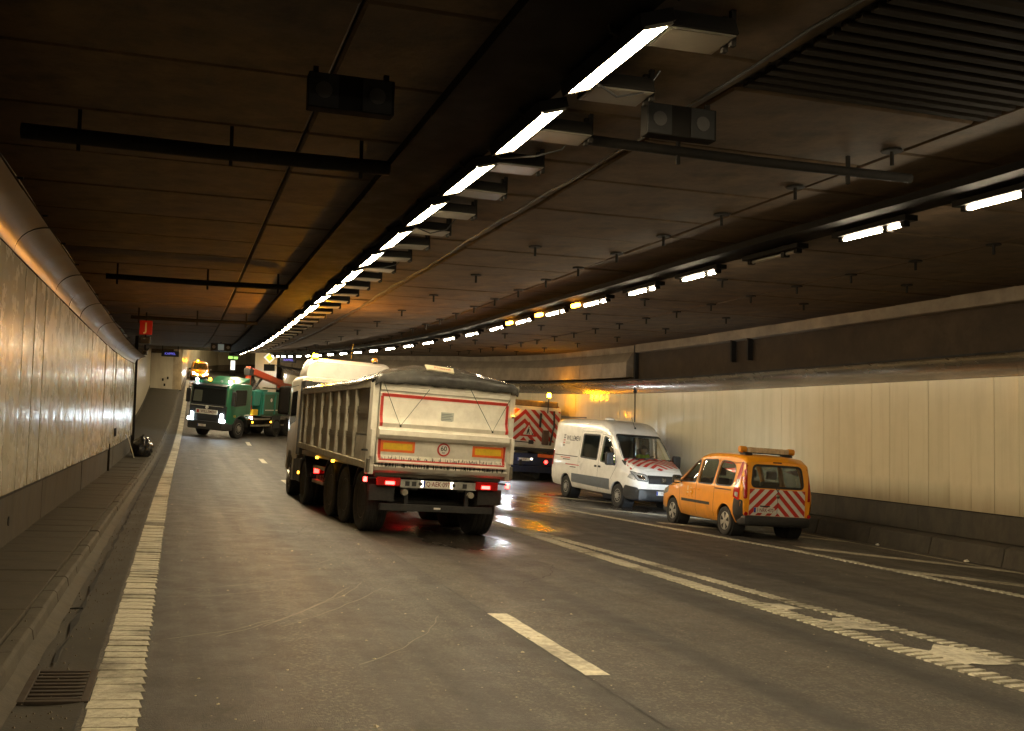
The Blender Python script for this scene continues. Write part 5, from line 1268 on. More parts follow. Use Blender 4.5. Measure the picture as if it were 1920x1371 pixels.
outer = loft(S).mesh('body'); sk = Skin(outer); body = boolean(outer, shrink(outer, -.05))
WY = 3.64; cut = MB()
for yy in (0, WY):
    for s in (-1, 1): cut.cyl((s * .6, yy, .34), (s * 1.3, yy, .34), .43, n=28)
body = boolean(body, cut.mesh('c'))
wf = rpoly([(2.42, 1.30), (3.42, 1.22), (3.30, 1.46), (2.78, 2.02), (2.45, 2.08)], .07); wr_ = rpoly([(1.02, 1.36), (2.18, 1.33), (2.18, 2.10), (1.02, 2.10)], .05)
ws = rpoly([(-.84, 1.46), (.84, 1.46), (.76, 2.16), (-.76, 2.16)], .07)
c1 = MB(); c2 = MB(); c3 = MB()
for p in (wf, wr_): c1.prism(p, 'x', -1.4, -.6); c2.prism(p, 'x', .6, 1.4)
c3.prism(ws, 'y', 2.4, 4.2)
for c_ in (c1, c2, c3): body = boolean(body, c_.mesh('c'))
link('body', body, WHITE, v, smooth=32)
for s in (-1, 1):
    g_ = sk.patch(wf, 'x', s, -.012, 'side_window', GLASS, v, 4); sk.line(wf, .035, 'x', s, .003, 'window_frame', PLASTIC, g_, True, .04)
    g_ = sk.patch(wr_, 'x', s, -.010, 'side_window', GLASS_DK, v, 4); sk.line(wr_, .05, 'x', s, .003, 'window_frame', PLASTIC, g_, True, .04)
    sk.line([(2.32, .42), (2.32, 2.14), (2.80, 2.10), (3.36, 1.46), (3.50, 1.18), (3.2, .8)], .012, 'x', s, .002, 'door_seam', BLACKP, v)
    sk.line([(.88, .45), (.88, 2.2), (2.26, 2.2)], .010, 'x', s, .002, 'door_seam', GREYP, v)
    sk.patch(rpoly([(.47, .52), (3.15, .47), (3.15, .80), (.47, .80)], .03), 'x', s, .010, 'side_cladding', GREYBAND, v, 6)
    for yy in (2.18, 2.45): MB().box(min(s * 1.0, s * 1.035), max(s * 1.0, s * 1.035), yy - .07, yy + .05, 1.10, 1.16).build('door_handle', PLASTIC, v, bevel=.01)
    m_ = MB().box(min(s * 1.04, s * 1.30), max(s * 1.04, s * 1.30), 3.30, 3.46, 1.22, 1.62).build('mirror', PLASTIC, v, bevel=.05, segs=3); MB().bar((s * .96, 3.35, 1.26), (s * 1.1, 3.38, 1.28), .08, .06).build('mirror_stalk', PLASTIC, v)
    hl = sk.patch(rpoly([(4.20, .93), (4.52, .86), (4.48, .98), (4.30, 1.07)], .03), 'x', s, .010, 'headlight', LAMPGL, v, 4)
    hx = sorted((s * .44, s * .84)); P_ = [(s * .52, .84), (s * .82, .86), (s * .89, 1.10), (s * .54, 1.02)]
    hl = sk.patch(rpoly(P_, .03), 'y', 1, .010, 'headlight', LAMPGL, v, 4); sk.line(rpoly(P_, .03), .02, 'y', 1, .012, 'lamp_rim', PLASTIC, hl, True, .03)
    sk.patch(rpoly([(s * .60, .89), (s * .76, .91), (s * .80, 1.02), (s * .61, .98)], .02), 'y', 1, .013, 'lamp_bowl', CHROME, hl, 2)
    sk.patch(rpoly([(-1.18, 1.0), (-1.05, 1.0), (-1.05, 1.5), (-1.18, 1.5)], .03), 'x', s, .010, 'tail_lamp', LAMPRED, v, 3)
    sk.patch(rpoly([(3.98, .34), (4.60, .36), (4.60, .66), (4.12, .70), (3.99, .55)], .05), 'x', s, .012, 'bumper_side', PLASTIC, v, 4)
    for yy in (0, WY):
        wheel(v, s * .865, yy, .345, .23, 'van', 32); MB().lathe([(.43, s * .60), (.43, s * .94), (.42, s * .94), (.42, s * .60)], (0, yy, .34), 'x', 26).build('wheel_arch', PLASTIC, v)
g_ = sk.patch(ws, 'y', 1, -.012, 'windscreen', GLASS, v, 5); sk.line(ws, .05, 'y', 1, .003, 'window_frame', PLASTIC, g_, True, .04)
fb_ = loft([ring_box(.95, .28, .64, .06, 4.1), ring_box(.92, .26, .64, .08, 4.45), ring_box(.80, .28, .62, .08, 4.66), ring_box(.6, .34, .58, .06, 4.73)]); fb_.build('front_bumper', PLASTIC, v, smooth=40)
sk.patch(rpoly([(-.50, .78), (.50, .78), (.52, 1.02), (-.52, 1.02)], .03), 'y', 1, .012, 'grille', PLASTIC, v, 4)
bd = MB().lathe([(.095, 0), (.095, .012), (.085, .012)], (0, 4.66, .895), 'y', 24).build('front_emblem', CHROME, v)
for pts in ([(-.055, .95), (-.028, .86), (0, .93), (.028, .86), (.055, .95)],): MB().tube([(x, 4.68, z) for x, z in pts], .007).build('emblem_strokes', CHROME, bd)
plate(v, '1·SWN·', (0, 4.735, .52), (-1, 0, 0), (0, 1, 0), .52, .115)
chevron(sk, 0, 4.42, -.86, .86, lambda x: 3.74 + .08 * (abs(x) / .86) ** 2, lambda x: 4.45 - .30 * (abs(x) / .86) ** 2, .105, .62, 'z', 1, v, .006) if False else None
# bonnet chevrons: V stripes in plan with the apex pointing up the windscreen
wb_ = sk.patch(rpoly([(-.86, 3.70), (.86, 3.70), (.84, 4.22), (.50, 4.47), (-.50, 4.47), (-.84, 4.22)], .03), 'z', 1, .004, 'chevron_panel', SWHITE, v, 7)
chevron(sk, 0, -4.28, -.83, .83, lambda x: -(4.46 if abs(x) < .44 else 4.46 - .20 * (abs(x) - .44) / .36), lambda x: -3.81, .085, .62, 'zneg', 1, wb_, .007) if False else None
class Flip:      # drop helper with mirrored plan axis so the V opens towards the grille
    def __init__(s, k): s.k = k
    def patch(s, poly, axis, side, off, name, m, parent, cuts): return s.k.patch([(p[0], -p[1]) for p in poly], 'z', 1, off, name, m, parent, cuts)
chevron(Flip(sk), 0, -4.25, -.85, .85, lambda x: -(4.46 if abs(x) < .5 else 4.46 - .25 * (abs(x) - .5) / .34), lambda x: -3.71, .10, .66, 'z', 1, wb_, .012)
# lettering on the visible flank (its right side) and the other
DKGREY = mat('dark_grey_print', (.05, .05, .055), .5)
for s in (1, -1):
    me = text_mesh('WILLEMEN', .235, stretch=.92)
    sk.mesh_drop(me, lambda c_, s=s: (.28 + s * c_.x * 1.0, 1.93 + c_.y), 'x', s, .004, 'lettering', DKGREY, v)
    me = text_mesh('GROEP', .11); sk.mesh_drop(me, lambda c_, s=s: (-.10 + s * c_.x, 1.77 + c_.y), 'x', s, .004, 'lettering', mat('light_grey_print', (.42, .40, .36), .5), v)
    for i in range(5):
        yy = -.42 if s > 0 else .98; z_ = 1.66 + i * .085
        for j, dx in enumerate((-.05, .03)): sk.patch([(yy + dx, z_), (yy + dx + .055, z_), (yy + dx + .055, z_ + .055), (yy + dx, z_ + .055)], 'x', s, .004, 'logo_block', SRED if i in (1, 2) else DKGREY, v, 1)
    for (y0, y1, z_, m_) in ((-1.0, .80, 1.335, DKGREY), (-.5, .25, 1.27, SRED), (-.3, .25, 1.215, DKGREY), (-.05, .98, 1.06, SRED), (.3, .75, .985, DKGREY)):
        sk.patch([(y0, z_), (y1, z_), (y1, z_ + .028), (y0, z_ + .028)], 'x', s, .004, 'side_stripe', m_, v, 6)
MB().box(-.72, .72, -.9, 1.2, 2.66, 2.69).build('roof_rack', PLASTIC, v) if False else MB().bar((.82, -1.0, 2.635), (.82, .9, 2.635), .03, .04).build('roof_rail', PLASTIC, v)
MB().lathe([(.16, 0), (.15, .05), (.06, .075), (0, .08)], (.55, 2.05, 2.60), 'z', 16).build('roof_vent', WHITE, v, smooth=50)
MB().cyl((.0, 2.72, 2.40), (.02, 2.5, 2.72), .007, n=6).build('aerial', PLASTIC, v); MB().lathe([(.04, 0), (.02, .05), (0, .06)], (0, 2.74, 2.37), 'z', 10).build('aerial_base', PLASTIC, v)
MB().tube([(.6, 3.78, 1.46), (.1, 3.74, 1.50), (-.2, 3.73, 1.5)], .012).build('wiper', PLASTIC, v)
MB().box(-.88, .88, -1.1, 3.6, .45, .52).build('cabin_floor', SEAT, v); MB().box(-.86, .86, .85, .92, .5, 2.4).build('bulkhead', mat('bulkhead_grey', (.25, .25, .24), .6), v)
MB().prism([(3.3, .8), (4.0, .8), (3.85, 1.38), (3.5, 1.45), (3.3, 1.3)], 'x', -.88, .88).build('dashboard', PLASTIC, v, bevel=.03)
for x in (-.48, .30, .68):
    st_ = MB().box(x - .22, x + .22, 2.35, 2.85, .75, .95).build('seat', SEAT, v, bevel=.05, segs=3); b = MB(); b.prism([(2.33, .9), (2.47, .9), (2.36, 1.52), (2.24, 1.52)], 'x', x - .22, x + .22); b.build('backrest', SEAT, st_, bevel=.04, segs=3)
    b = MB(); b.prism([(2.24, 1.56), (2.34, 1.56), (2.31, 1.76), (2.22, 1.76)], 'x', x - .12, x + .12); b.build('headrest', SEAT, st_, bevel=.03, segs=3)
MB().lathe([(.20, .0), (.215, .012), (.20, .024)], (-.48, 3.18, 1.38), 'y', 20).build('steering_wheel', PLASTIC, v)
# ------------------------------------------------------------------ two seated workers in hi-vis in the van
HIVIS = mat('hivis_fabric', (.48, .85, .03), .7, var=.15, vscale=8); SKINM = mat('skin', (.42, .25, .17), .55, var=.1); HAIR = mat('dark_hair', (.02, .015, .01), .7)
def seated(x, label):
    mwp = VW @ Matrix.Translation((x, 2.52, .95))
    p = tag(empty('person', mw=mwp), label, 'person', None)
    J = {'pel': (0, 0, .1), 'waist': (0, -.02, .28), 'chest': (0, -.03, .48), 'neck': (0, 0, .63), 'sl': (-.18, -.02, .56), 'el': (-.25, .12, .34), 'hl': (-.16, .38, .38), 'sr': (.18, -.02, .56), 'er': (.25, .12, .34), 'hr': (.16, .38, .38),
         'hipl': (-.1, .05, .09), 'kl': (-.12, .45, .12), 'fl': (-.12, .5, -.28), 'hipr': (.1, .05, .09), 'kr': (.12, .45, .12), 'fr': (.12, .5, -.28)}
    rad = {'pel': .15, 'waist': .15, 'chest': .17, 'neck': .07, 'sl': .085, 'el': .055, 'hl': .045, 'sr': .085, 'er': .055, 'hr': .045, 'hipl': .10, 'kl': .075, 'fl': .05, 'hipr': .10, 'kr': .075, 'fr': .05}
    E_ = [('pel', 'waist'), ('waist', 'chest'), ('chest', 'neck'), ('chest', 'sl'), ('sl', 'el'), ('el', 'hl'), ('chest', 'sr'), ('sr', 'er'), ('er', 'hr'), ('pel', 'hipl'), ('hipl', 'kl'), ('kl', 'fl'), ('pel', 'hipr'), ('hipr', 'kr'), ('kr', 'fr')]
    names = list(J); me = bpy.data.meshes.new('body'); me.from_pydata([J[n_] for n_ in names], [(names.index(a), names.index(b)) for a, b in E_], [])
    o = link('body', me, HIVIS, p); o.modifiers.new('skin', 'SKIN')
    for sv, n_ in zip(me.skin_vertices[0].data, names): sv.radius = (rad[n_], rad[n_]); sv.use_root = n_ == 'pel'
    sd = o.modifiers.new('sub', 'SUBSURF'); sd.levels = 2; sd.render_levels = 2
    h = MB().lathe([(.02, .60), (.065, .62), (.072, .68), (.095, .72), (.102, .79), (.092, .86), (.055, .905), (0, .915)], (0, .02, 0), 'z', 20).build('head', SKINM, p, smooth=70)
    MB().lathe([(.104, .80), (.106, .84), (.095, .885), (.06, .915), (0, .925)], (0, .012, 0), 'z', 18).build('hair', HAIR, h, smooth=70)
    MB().add([(-.014, .118, .755), (.014, .118, .755), (0, .142, .75), (0, .118, .80)], [(0, 1, 2), (1, 3, 2), (3, 0, 2)]).build('nose', SKINM, h)
    for s in (-1, 1): MB().lathe([(.012, 0), (.01, .006), (0, .008)], (s * .036, .113, .79), 'y', 8).build('eye', BLACKP, h)
    for s in (-1, 1): MB().lathe([(.025, -.012), (.03, 0), (.02, .012)], (s * .104, .02, .775), 'x', 8).build('ear', SKINM, h)
    MB().box(-.028, .028, .108, .114, .703, .709).build('mouth', mat('lips', (.3, .12, .09), .6), h)
    for s in (-1, 1):
        for k in range(4): MB().tube([(s * (.135 + .018 * k), .40, .39), (s * (.135 + .018 * k), .455 - .004 * abs(k - 1.5), .40), (s * (.135 + .018 * k), .465, .37)], .009, 6).build('finger', SKINM, p)
        MB().tube([(s * .12, .39, .39), (s * .10, .43, .40)], .010, 6).build('thumb', SKINM, p)
seated(-.48, 'worker in hi-vis jacket seated behind the steering wheel of the white van'); seated(.62, 'worker in hi-vis jacket on the passenger seat of the white van')

# ------------------------------------------------------------------ green crane truck
GW = frame_at(2.15, 56.4, 145)
g = tag(empty('crane_truck', mw=GW), 'green tipper lorry with folded red loader crane behind its cab', 'truck')
for s in (-1, 1):
    w_ = wheel(g, s * 1.02, 0, .52, .33, 'front', 30)
    for yy in (-3.9, -5.25): wheel(g, s * .93, yy, .52, .56, 'truck', 28)
for x in (-.42, .42): MB().box(x - .06, x + .06, -6.2, 1.0, .7, 1.0).build('chassis_beam', CHASSIS, g)
cabm = loft([ring_box(1.17, 1.0, 2.86, .12, -1.0), ring_box(1.2, .95, 2.92, .14, -.85), ring_box(1.22, .90, 2.96, .16, .3), ring_box(1.22, .62, 2.95, .16, .8), ring_box(1.2, .55, 2.80, .2, 1.15, lean=-.02), ring_box(1.1, .58, 2.66, .2, 1.32, lean=-.05)])
me = boolean(cabm.mesh('cab'), MB().cyl((-1.5, 0, .52), (-.6, 0, .52), .66, n=26).cyl((.6, 0, .52), (1.5, 0, .52), .66, n=26).mesh('c')); sk = Skin(me); link('cab', me, GREEN, g, smooth=35)
ws = rpoly([(-1.06, 1.72), (1.06, 1.72), (1.0, 2.60), (-1.0, 2.60)], .08)
o = sk.patch(ws, 'y', 1, .008, 'windscreen', DARKGLASS, g, 5); sk.line(ws, .05, 'y', 1, .012, 'window_frame', PLASTIC, o, True, .06)
sk.patch(rpoly([(.42, 1.85), (.95, 1.85), (.92, 2.45), (.42, 2.45)], .04), 'y', 1, .011, 'seat_seen', mat('pale_curtain', (.11, .12, .09), .4), o, 2)
sk.patch(rpoly([(-1.12, .72), (1.12, .72), (1.14, 1.70), (-1.14, 1.70)], .06), 'y', 1, .006, 'front_panel', mat('black_grille', (.012, .013, .014), .35, var=.3, vscale=8), g, 5)
for zz in (.95, 1.08): MB().box(-.8, .8, 1.33, 1.345, zz, zz + .05).build('grille_bar', CHASSIS, g)
MB().bar((-1.0, 1.36, 1.66), (1.0, 1.36, 1.66), .02, .035).build('grille_trim', CHROME, g)
bp = MB(); bp = loft([ring_box(1.22, .42, .86, .08, .72), ring_box(1.2, .40, .86, .1, 1.2), ring_box(1.02, .42, .84, .1, 1.46)]); bp.build('front_bumper', PLASTIC, g, smooth=40)
MB().prism([(1.0, 2.62), (1.42, 2.70), (1.42, 2.74), (.95, 2.86)], 'x', -1.05, 1.05).build('sun_visor', PLASTIC, g, bevel=.01)
wb2 = MB().box(-.66, .66, 1.345, 1.365, 1.22, 1.46).build('name_board', SWHITE, g)
text_flat('WILLEMEN', .20, (-.10, 1.367, 1.34), (-1, 0, 0), (0, 0, 1), mat('maroon_print', (.10, .02, .02), .5), wb2, stretch=.95); MB().box(.46, .60, 1.3655, 1.368, 1.26, 1.42).build('logo_block', SRED, wb2)
plate(g, '1·VLK·', (.15, 1.475, .62), (-1, 0, 0), (0, 1, 0), .5, .115)
MB().lathe([(.10, 0), (.10, .014), (.08, .014)], (0, 1.34, 1.57), 'y', 20).build('front_emblem', CHROME, g)
for s in (-1, 1):
    hp = [(s * .80, .80), (s * 1.12, .86), (s * 1.10, 1.0), (s * .96, 1.02), (s * .94, 1.28), (s * .86, 1.28)]
    cx = [(x, z) for x, z in hp]
    MB().prism(cx, 'y', 1.30, 1.372 if s < 0 else 1.372).build('headlight', E_HEADG, g)
    wsd = rpoly([(-.45, 1.78), (.78, 1.70), (.70, 2.58), (-.45, 2.60)], .08); o = sk.patch(wsd, 'x', s, .006, 'side_window', DARKGLASS, g, 3); sk.line(wsd, .04, 'x', s, .009, 'window_frame', PLASTIC, o, True, .06)
    sk.line([(-.55, 1.1), (-.55, 2.7), (.85, 2.68), (.95, 1.6), (.8, 1.2)], .015, 'x', s, .004, 'door_seam', BLACKP, g)
    MB().box(min(s * 1.28, s * 1.50), max(s * 1.28, s * 1.50), 1.0, 1.14, 1.75, 2.5).build('mirror', PLASTIC, g, bevel=.04); MB().bar((s * 1.15, 1.0, 2.6), (s * 1.40, 1.06, 2.55), .04, .04).build('mirror_arm', PLASTIC, g)
    mb = MB(); vs = []; a0 = [R(5 + i * 17) for i in range(11)]
    for a in a0:
        for rr, xx in ((.70, .7), (.70, 1.27), (.66, 1.27), (.66, .7)): vs.append((s * xx, rr * math.cos(a), .54 + rr * math.sin(a)))
    mb.add(vs, [(i * 4 + k, i * 4 + (k + 1) % 4, (i + 1) * 4 + (k + 1) % 4, (i + 1) * 4 + k) for i in range(10) for k in range(4)] + [(0, 1, 2, 3), (40, 43, 42, 41)]); mb.build('mudguard', PLASTIC, g, smooth=40)
    for zz in (.62, .98):
        MB().box(min(s * 1.14, s * 1.17), max(s * 1.14, s * 1.17), -3.2, -1.2, zz, zz + .1).build('side_guard', ALU, g); MB().box(min(s * 1.14, s * 1.17), max(s * 1.14, s * 1.17), -4.9, -4.3, zz, zz + .1).build('side_guard', ALU, g)
    MB().box(min(s * 1.1, s * 1.2), max(s * 1.1, s * 1.2), -4.25, -3.45, .5, 1.25).build('side_locker', mat('grey_box', (.06, .065, .07), .5), g)
    for yy in (-1.35, -3.3): MB().box(min(s * 1.17, s * 1.2), max(s * 1.17, s * 1.2), yy, yy + .1, .82, .9).build('side_marker', E_AMBERS, g)
    MB().box(min(s * 1.21, s * 1.24), max(s * 1.21, s * 1.24), -1.0, -.4, 1.22, 1.28).build('reflective_tape', SWHITE, g)
    # roof lamps
    for x in (.5, 1.0): MB().lathe([(.075, 0), (.06, .06), (0, .07)], (s * x, .95, 2.99), 'y', 12).build('roof_lamp', emit('roof_spot', (.9, 1.0, .95), 60) if x > .6 else LAMPGL, g)
MB().lathe([(.09, 0), (.08, .14), (0, .17)], (-.5, -.2, 2.96), 'z', 12).build('beacon', E_AMBERS, g); MB().lathe([(.09, 0), (.08, .14), (0, .17)], (.6, .4, 2.96), 'z', 12).build('beacon', E_AMBERS, g)
MB().prism([(-1.0, 2.94), (-.1, 2.94), (-1.0, 3.25)], 'x', -1.0, 1.0).build('wind_deflector', GREEN, g, bevel=.03)
text_flat('F28', .16, (-1.235, .62, 1.18), (0, 1, 0) if False else (0, -1, 0), (0, 0, 1), YELLOW, g)
# tipper body
for s in (-1, 1):
    MB().box(min(s * 1.18, s * 1.25), max(s * 1.18, s * 1.25), -6.6, -2.05, 1.32, 2.42).build('body_side', GREEN, g, bevel=.01); MB().box(min(s * 1.16, s * 1.29), max(s * 1.16, s * 1.29), -6.62, -2.0, 2.42, 2.56).build('body_rail', TEAL, g, bevel=.02)
    for yy in (-2.15, -3.4, -4.6, -5.8): MB().box(min(s * 1.25, s * 1.30), max(s * 1.25, s * 1.30), yy - .06, yy + .06, 1.3, 2.42).build('body_post', TEAL, g)
    MB().box(min(s * 1.25, s * 1.262), max(s * 1.25, s * 1.262), -4.4, -2.4, 1.50, 1.56).build('reflective_tape', SWHITE, g)
    MB().lathe([(.11, 0), (.1, .012 * s), (0, .014 * s)], (s * 1.25, -3.0, 2.1), 'x', 16).build('round_mark', SWHITE, g)
MB().box(-1.2, 1.2, -6.6, -2.0, 1.2, 1.34).build('body_floor', GREEN, g); MB().box(-1.2, 1.2, -2.08, -2.0, 1.3, 2.6).build('headboard', TEAL, g)
MB().box(-1.15, 1.15, -6.4, -2.1, 1.9, 2.0).build('load', mat('earth_load', (.07, .055, .04), .95), g)
# crane
MB().box(-.9, .9, -1.85, -1.2, .95, 1.5).build('crane_base', REDOR, g, bevel=.04); MB().cyl((-.55, -1.5, 1.5), (-.55, -1.5, 3.55), .19, .15, 14).build('crane_column', REDOR, g, smooth=40)
MB().box(-.75, -.38, -1.75, -1.25, 3.4, 3.8).build('crane_head', CHASSIS, g, bevel=.06)
MB().bar((-.55, -1.35, 3.72), (-.5, -5.2, 3.05), .30, .36).build('main_boom', REDOR, g, bevel=.03); MB().bar((-.5, -5.0, 2.95), (-.42, -6.6, 2.85), .26, .34).build('outer_boom', REDOR, g, bevel=.03)
MB().cyl((-.55, -1.6, 2.2), (-.52, -3.0, 3.3), .075, n=10).build('lift_cylinder', CHASSIS, g); MB().cyl((-.52, -3.2, 2.75), (-.5, -5.0, 2.72), .05, n=10).build('extension_cylinder', ALU, g)
MB().cyl((-1.0, -1.3, 1.1), (-1.0, -1.3, 2.3), .07, n=10).build('stabiliser_leg', REDOR, g); MB().box(-1.2, -.8, -1.75, -1.2, 1.25, 1.55).build('control_box', YELLOW, g, bevel=.02)
MB().prism([(-1.9, 1.75), (-1.25, 1.75), (-1.25, 2.6), (-2.0, 2.6)], 'x', -1.2, -.6).build('hydraulic_tank', TEAL, g, bevel=.05)
for i in range(3): MB().tube([(-.62 + .05 * i, -1.7, 2.6), (-.75 + .05 * i, -1.95, 3.1), (-.6 + .05 * i, -1.7, 3.6)], .025).build('hose', RUBBER, g)
MB().lathe([(.05, 0), (.05, .05), (0, .06)], (-1.2, -1.15, 1.1), 'y', 10).build('work_lamp', emit('roof_spot', (.9, 1.0, .95), 60), g)

# ------------------------------------------------------------------ sweeper lorry with chevron rear panel
SW = frame_at(13.75, 38.6, -1.0)
sw = tag(empty('works_lorry', mw=SW), 'works lorry with dirty red white chevron rear panel and roadworks triangle', 'truck')
for s in (-1, 1):
    wheel(sw, s * .86, 1.2, .48, .5, 'truck', 28); wheel(sw, s * .98, 4.6, .48, .32, 'front', 28)
    MB().box(min(s * .42, s * .54), max(s * .42, s * .54), .1, 6, .6, .85).build('chassis_beam', CHASSIS, sw)
hop = loft([ring_box(1.12, 1.34, 3.02, .05, .12), ring_box(1.14, 1.30, 3.06, .06, .3), ring_box(1.14, 1.2, 3.0, .1, 3.4)]); hop.build('hopper', WHITE_TR, sw, smooth=35)
rp = MB().box(-1.10, 1.08, .05, .10, 1.42, 2.92).build('chevron_panel', SWHITE, sw, bevel=.01); skp = Skin(MB().box(-1.10, 1.08, .05, .10, 1.42, 2.92).mesh('x'))
chevron(skp, -.45, 2.72, -1.09, 1.07, lambda x: 1.62, lambda x: 2.90, .19, .95, 'y', -1, rp, .005)
MB().prism([(-.02, 1.20), (-.02, 1.30), (.3, 1.42), (.3, 1.22)], 'x', -1.12, 1.16).build('rear_sill', CHASSIS, sw, bevel=.01)
MB().box(.18, .25, -.04, .05, 2.2, 2.78).build('grab_handle', PLASTIC, sw, bevel=.01); MB().tube([(.78, .0, 2.9), (.80, -.06, 2.3), (.72, -.05, 1.8), (.70, .0, 1.5)], .045).build('suction_hose', PLASTIC, sw, smooth=50)
MB().box(.33, .62, -.06, .05, 1.5, 2.1).build('tool_locker', mat('rusty_brown', (.09, .05, .035), .6), sw, bevel=.04)
tri = [(-.62, 1.80), (.10, 1.80), (-.26, 2.42)]
o = MB().prism(rpoly(tri, .05), 'y', .030, .046).build('roadworks_sign', SRED, sw)
ti = [(-.50, 1.87), (-.02, 1.87), (-.26, 2.28)]; MB().prism(rpoly(ti, .03), 'y', .024, .0295).build('white_field', SWHITE, o)
# worker digging symbol
MB().prism([(-.12, 1.88), (-.04, 1.88), (-.08, 1.95)], 'y', .020, .0235).build('symbol_heap', BLACKP, o); MB().prism([(-.34, 1.89), (-.30, 1.89), (-.27, 2.0), (-.24, 1.89), (-.20, 1.89), (-.235, 2.03), (-.22, 2.10), (-.27, 2.14), (-.31, 2.05)], 'y', .020, .0235).build('symbol_worker', BLACKP, o)
MB().cyl((-.25, .020, 2.165), (-.25, .0235, 2.165), .022, n=12).build('symbol_head', BLACKP, o); MB().bar((-.20, .021, 2.06), (-.10, .021, 1.93), .012, .004, (0, 1, 0)).build('symbol_shovel', BLACKP, o)
MB().bar((-.95, .02, 1.58), (.0, .02, 1.56), .03, .04).build('broom', PLASTIC, sw); MB().box(-.22, -.02, .0, .05, 1.5, 1.66).build('broom_head', PLASTIC, sw)
MB().box(-1.1, 1.0, .15, 1.2, 3.02, 3.28).build('top_box', mat('mud_brown', (.16, .115, .075), .7, var=.4, vscale=5, dirt=.5), sw, bevel=.05); MB().lathe([(.20, -.25), (.24, -.1), (.24, .15), (.14, .3)], (.88, .5, 3.0), 'y', 18).build('hose_drum', mat('drum_orange', (.28, .09, .03), .5, var=.3), sw, smooth=40)
MB().cyl((.52, .05, 2.8), (.52, .05, 3.42), .022, n=8).build('beacon_post', PLASTIC, sw); beacon(sw, (.52, .05, 3.42), .085, E_AMBER2, .2)
beacon(sw, (-.98, -.02, 2.72), .04, E_AMBER2, .07)
MB().box(-1.1, 1.1, .12, .24, .62, 1.12).build('rear_frame', NAVY, sw, bevel=.02); MB().box(-1.05, 1.05, .1, .2, .34, .6).build('rear_bumper', NAVY, sw, bevel=.02)
MB().box(.25, 1.05, .06, .12, .98, 1.12).build('hazard_board', ORFL, sw)
for x, m_ in ((.62, E_RED), (.98, E_RED), (-.98, E_RED)): MB().lathe([(.075, 0), (.07, -.03), (0, -.04)], (x, .12, .80), 'y', 14).build('tail_lamp', m_, sw)
plate(sw, '1·KDF·', (-.35, .115, .86), (1, 0, 0), (0, -1, 0), .52, .115); MB().box(-.05, .02, .08, .12, .86, .92).build('plate_lamp', E_PLATE, sw)
MB().tube([(.62, .08, 1.2), (.72, .02, 1.12), (.80, .05, 1.25), (.70, .09, 1.32)], .014).build('air_line', PLASTIC, sw)
cabm = loft([ring_box(1.1, .8, 2.6, .12, 4.0), ring_box(1.13, .6, 2.7, .15, 5.4), ring_box(1.08, .55, 2.5, .2, 5.9)]); cabm.build('cab', WHITE_TR, sw, smooth=35)
wl_ = MB().box(-1.12, -.92, .02, .1, .98, 1.12).build('reversing_lamp', PLASTIC, sw, bevel=.01); MB().box(-1.10, -.94, .010, .019, 1.0, 1.10).build('lit_lens', E_WORK, wl_)

# ------------------------------------------------------------------ small things at the wall
BAG = mat('black_bin_liner', (.010, .010, .011), .22, var=.3, vscale=6, coat=.5)
bg_ = bmesh.new(); bmesh.ops.create_icosphere(bg_, subdivisions=4, radius=1)
for v_ in bg_.verts:
    n_ = v_.co.normalized(); d = 1 + .16 * noise.noise(n_ * 2.2) + .10 * abs(noise.noise(n_ * 5.0 + Vector((3, 1, 2)))) + .05 * noise.noise(n_ * 11)
    v_.co = Vector((n_.x * .36 * d, n_.y * .33 * d, max(-.30, n_.z * .40 * d) + .30))
me = bpy.data.meshes.new('rubbish_bag'); bg_.to_mesh(me); bg_.free()
by = 37.4; bx = -1.28 + xo0(by)
o = link('rubbish_bag', me, BAG, None, smooth=25); o.location = (bx, by, floor_z(bx, by) + .142); o.scale = (1, 1, 1.0); tag(o, 'crumpled black rubbish bag on the pavement beside the wall end', 'bag')
kx_ = MB().add([(0, 0, .0), (.03, .05, .0), (.05, .02, .0), (-.02, .09, .12), (.05, .06, .13)], [(0, 1, 3), (1, 2, 4), (1, 4, 3), (2, 0, 4), (0, 3, 4)]) 
o2 = kx_.build('bag_knot', BAG, o); o2.location = (0, 0, .66)
px_ = -1.50 + xo0(36.9)
o = MB().box(-.012, .012, -.06, .06, 0, .92).build('wooden_board', mat('pale_board', (.55, .50, .38), .6, var=.15)); o.matrix_world = Matrix.Translation((px_, 36.7, floor_z(px_, 36.7) + .145)) @ Matrix.Rotation(R(-17), 4, 'Y'); tag(o, 'pale narrow board leaning against the wall beside the rubbish bag', 'board')
# red J board
jy = 30.0; jx = -.95
j = tag(empty('exit_board', (jx, jy, 0)), 'red board with white letter J hanging under the ceiling above the cove', 'sign')
jz = 4.26
MB().box(-.17, .17, 0, .05, jz - .2, jz + .2).build('board', mat('sign_red', (.45, .02, .02), .4, var=.1), j, bevel=.01)
text_flat('J', .34, (0, -.004, jz + .01), (1, 0, 0), (0, 0, 1), SWHITE, j); MB().bar((0, .025, jz + .19), (0, .025, CZ + zl(jy) + .02), .04, .04, (0, 1, 0)).build('hanger', STEEL_DK, j)
MB().box(-.16, .14, 0, .18, jz - .46, jz - .25).build('loudspeaker', PLASTIC, j, bevel=.03); MB().box(-.02, .02, .01, .04, jz - .26, jz - .19).build('strut', STEEL_DK, j)
c_ = tag(empty('wall_camera', (-1.45 + .2, 39.5, 4.35 + zl(39.5) - .42)), 'grey camera housing on the end of the metal cove', 'camera'); MB().box(-.09, .09, -.25, .2, -.08, .08).build('housing', ALU_DK, c_, bevel=.02); MB().box(-.03, .03, -.05, .0, .07, .3).build('bracket', STEEL_DK, c_)
MB().cyl((0, -.262, 0), (0, -.25, 0), .055, n=14).build('lens', BLACKP, c_)
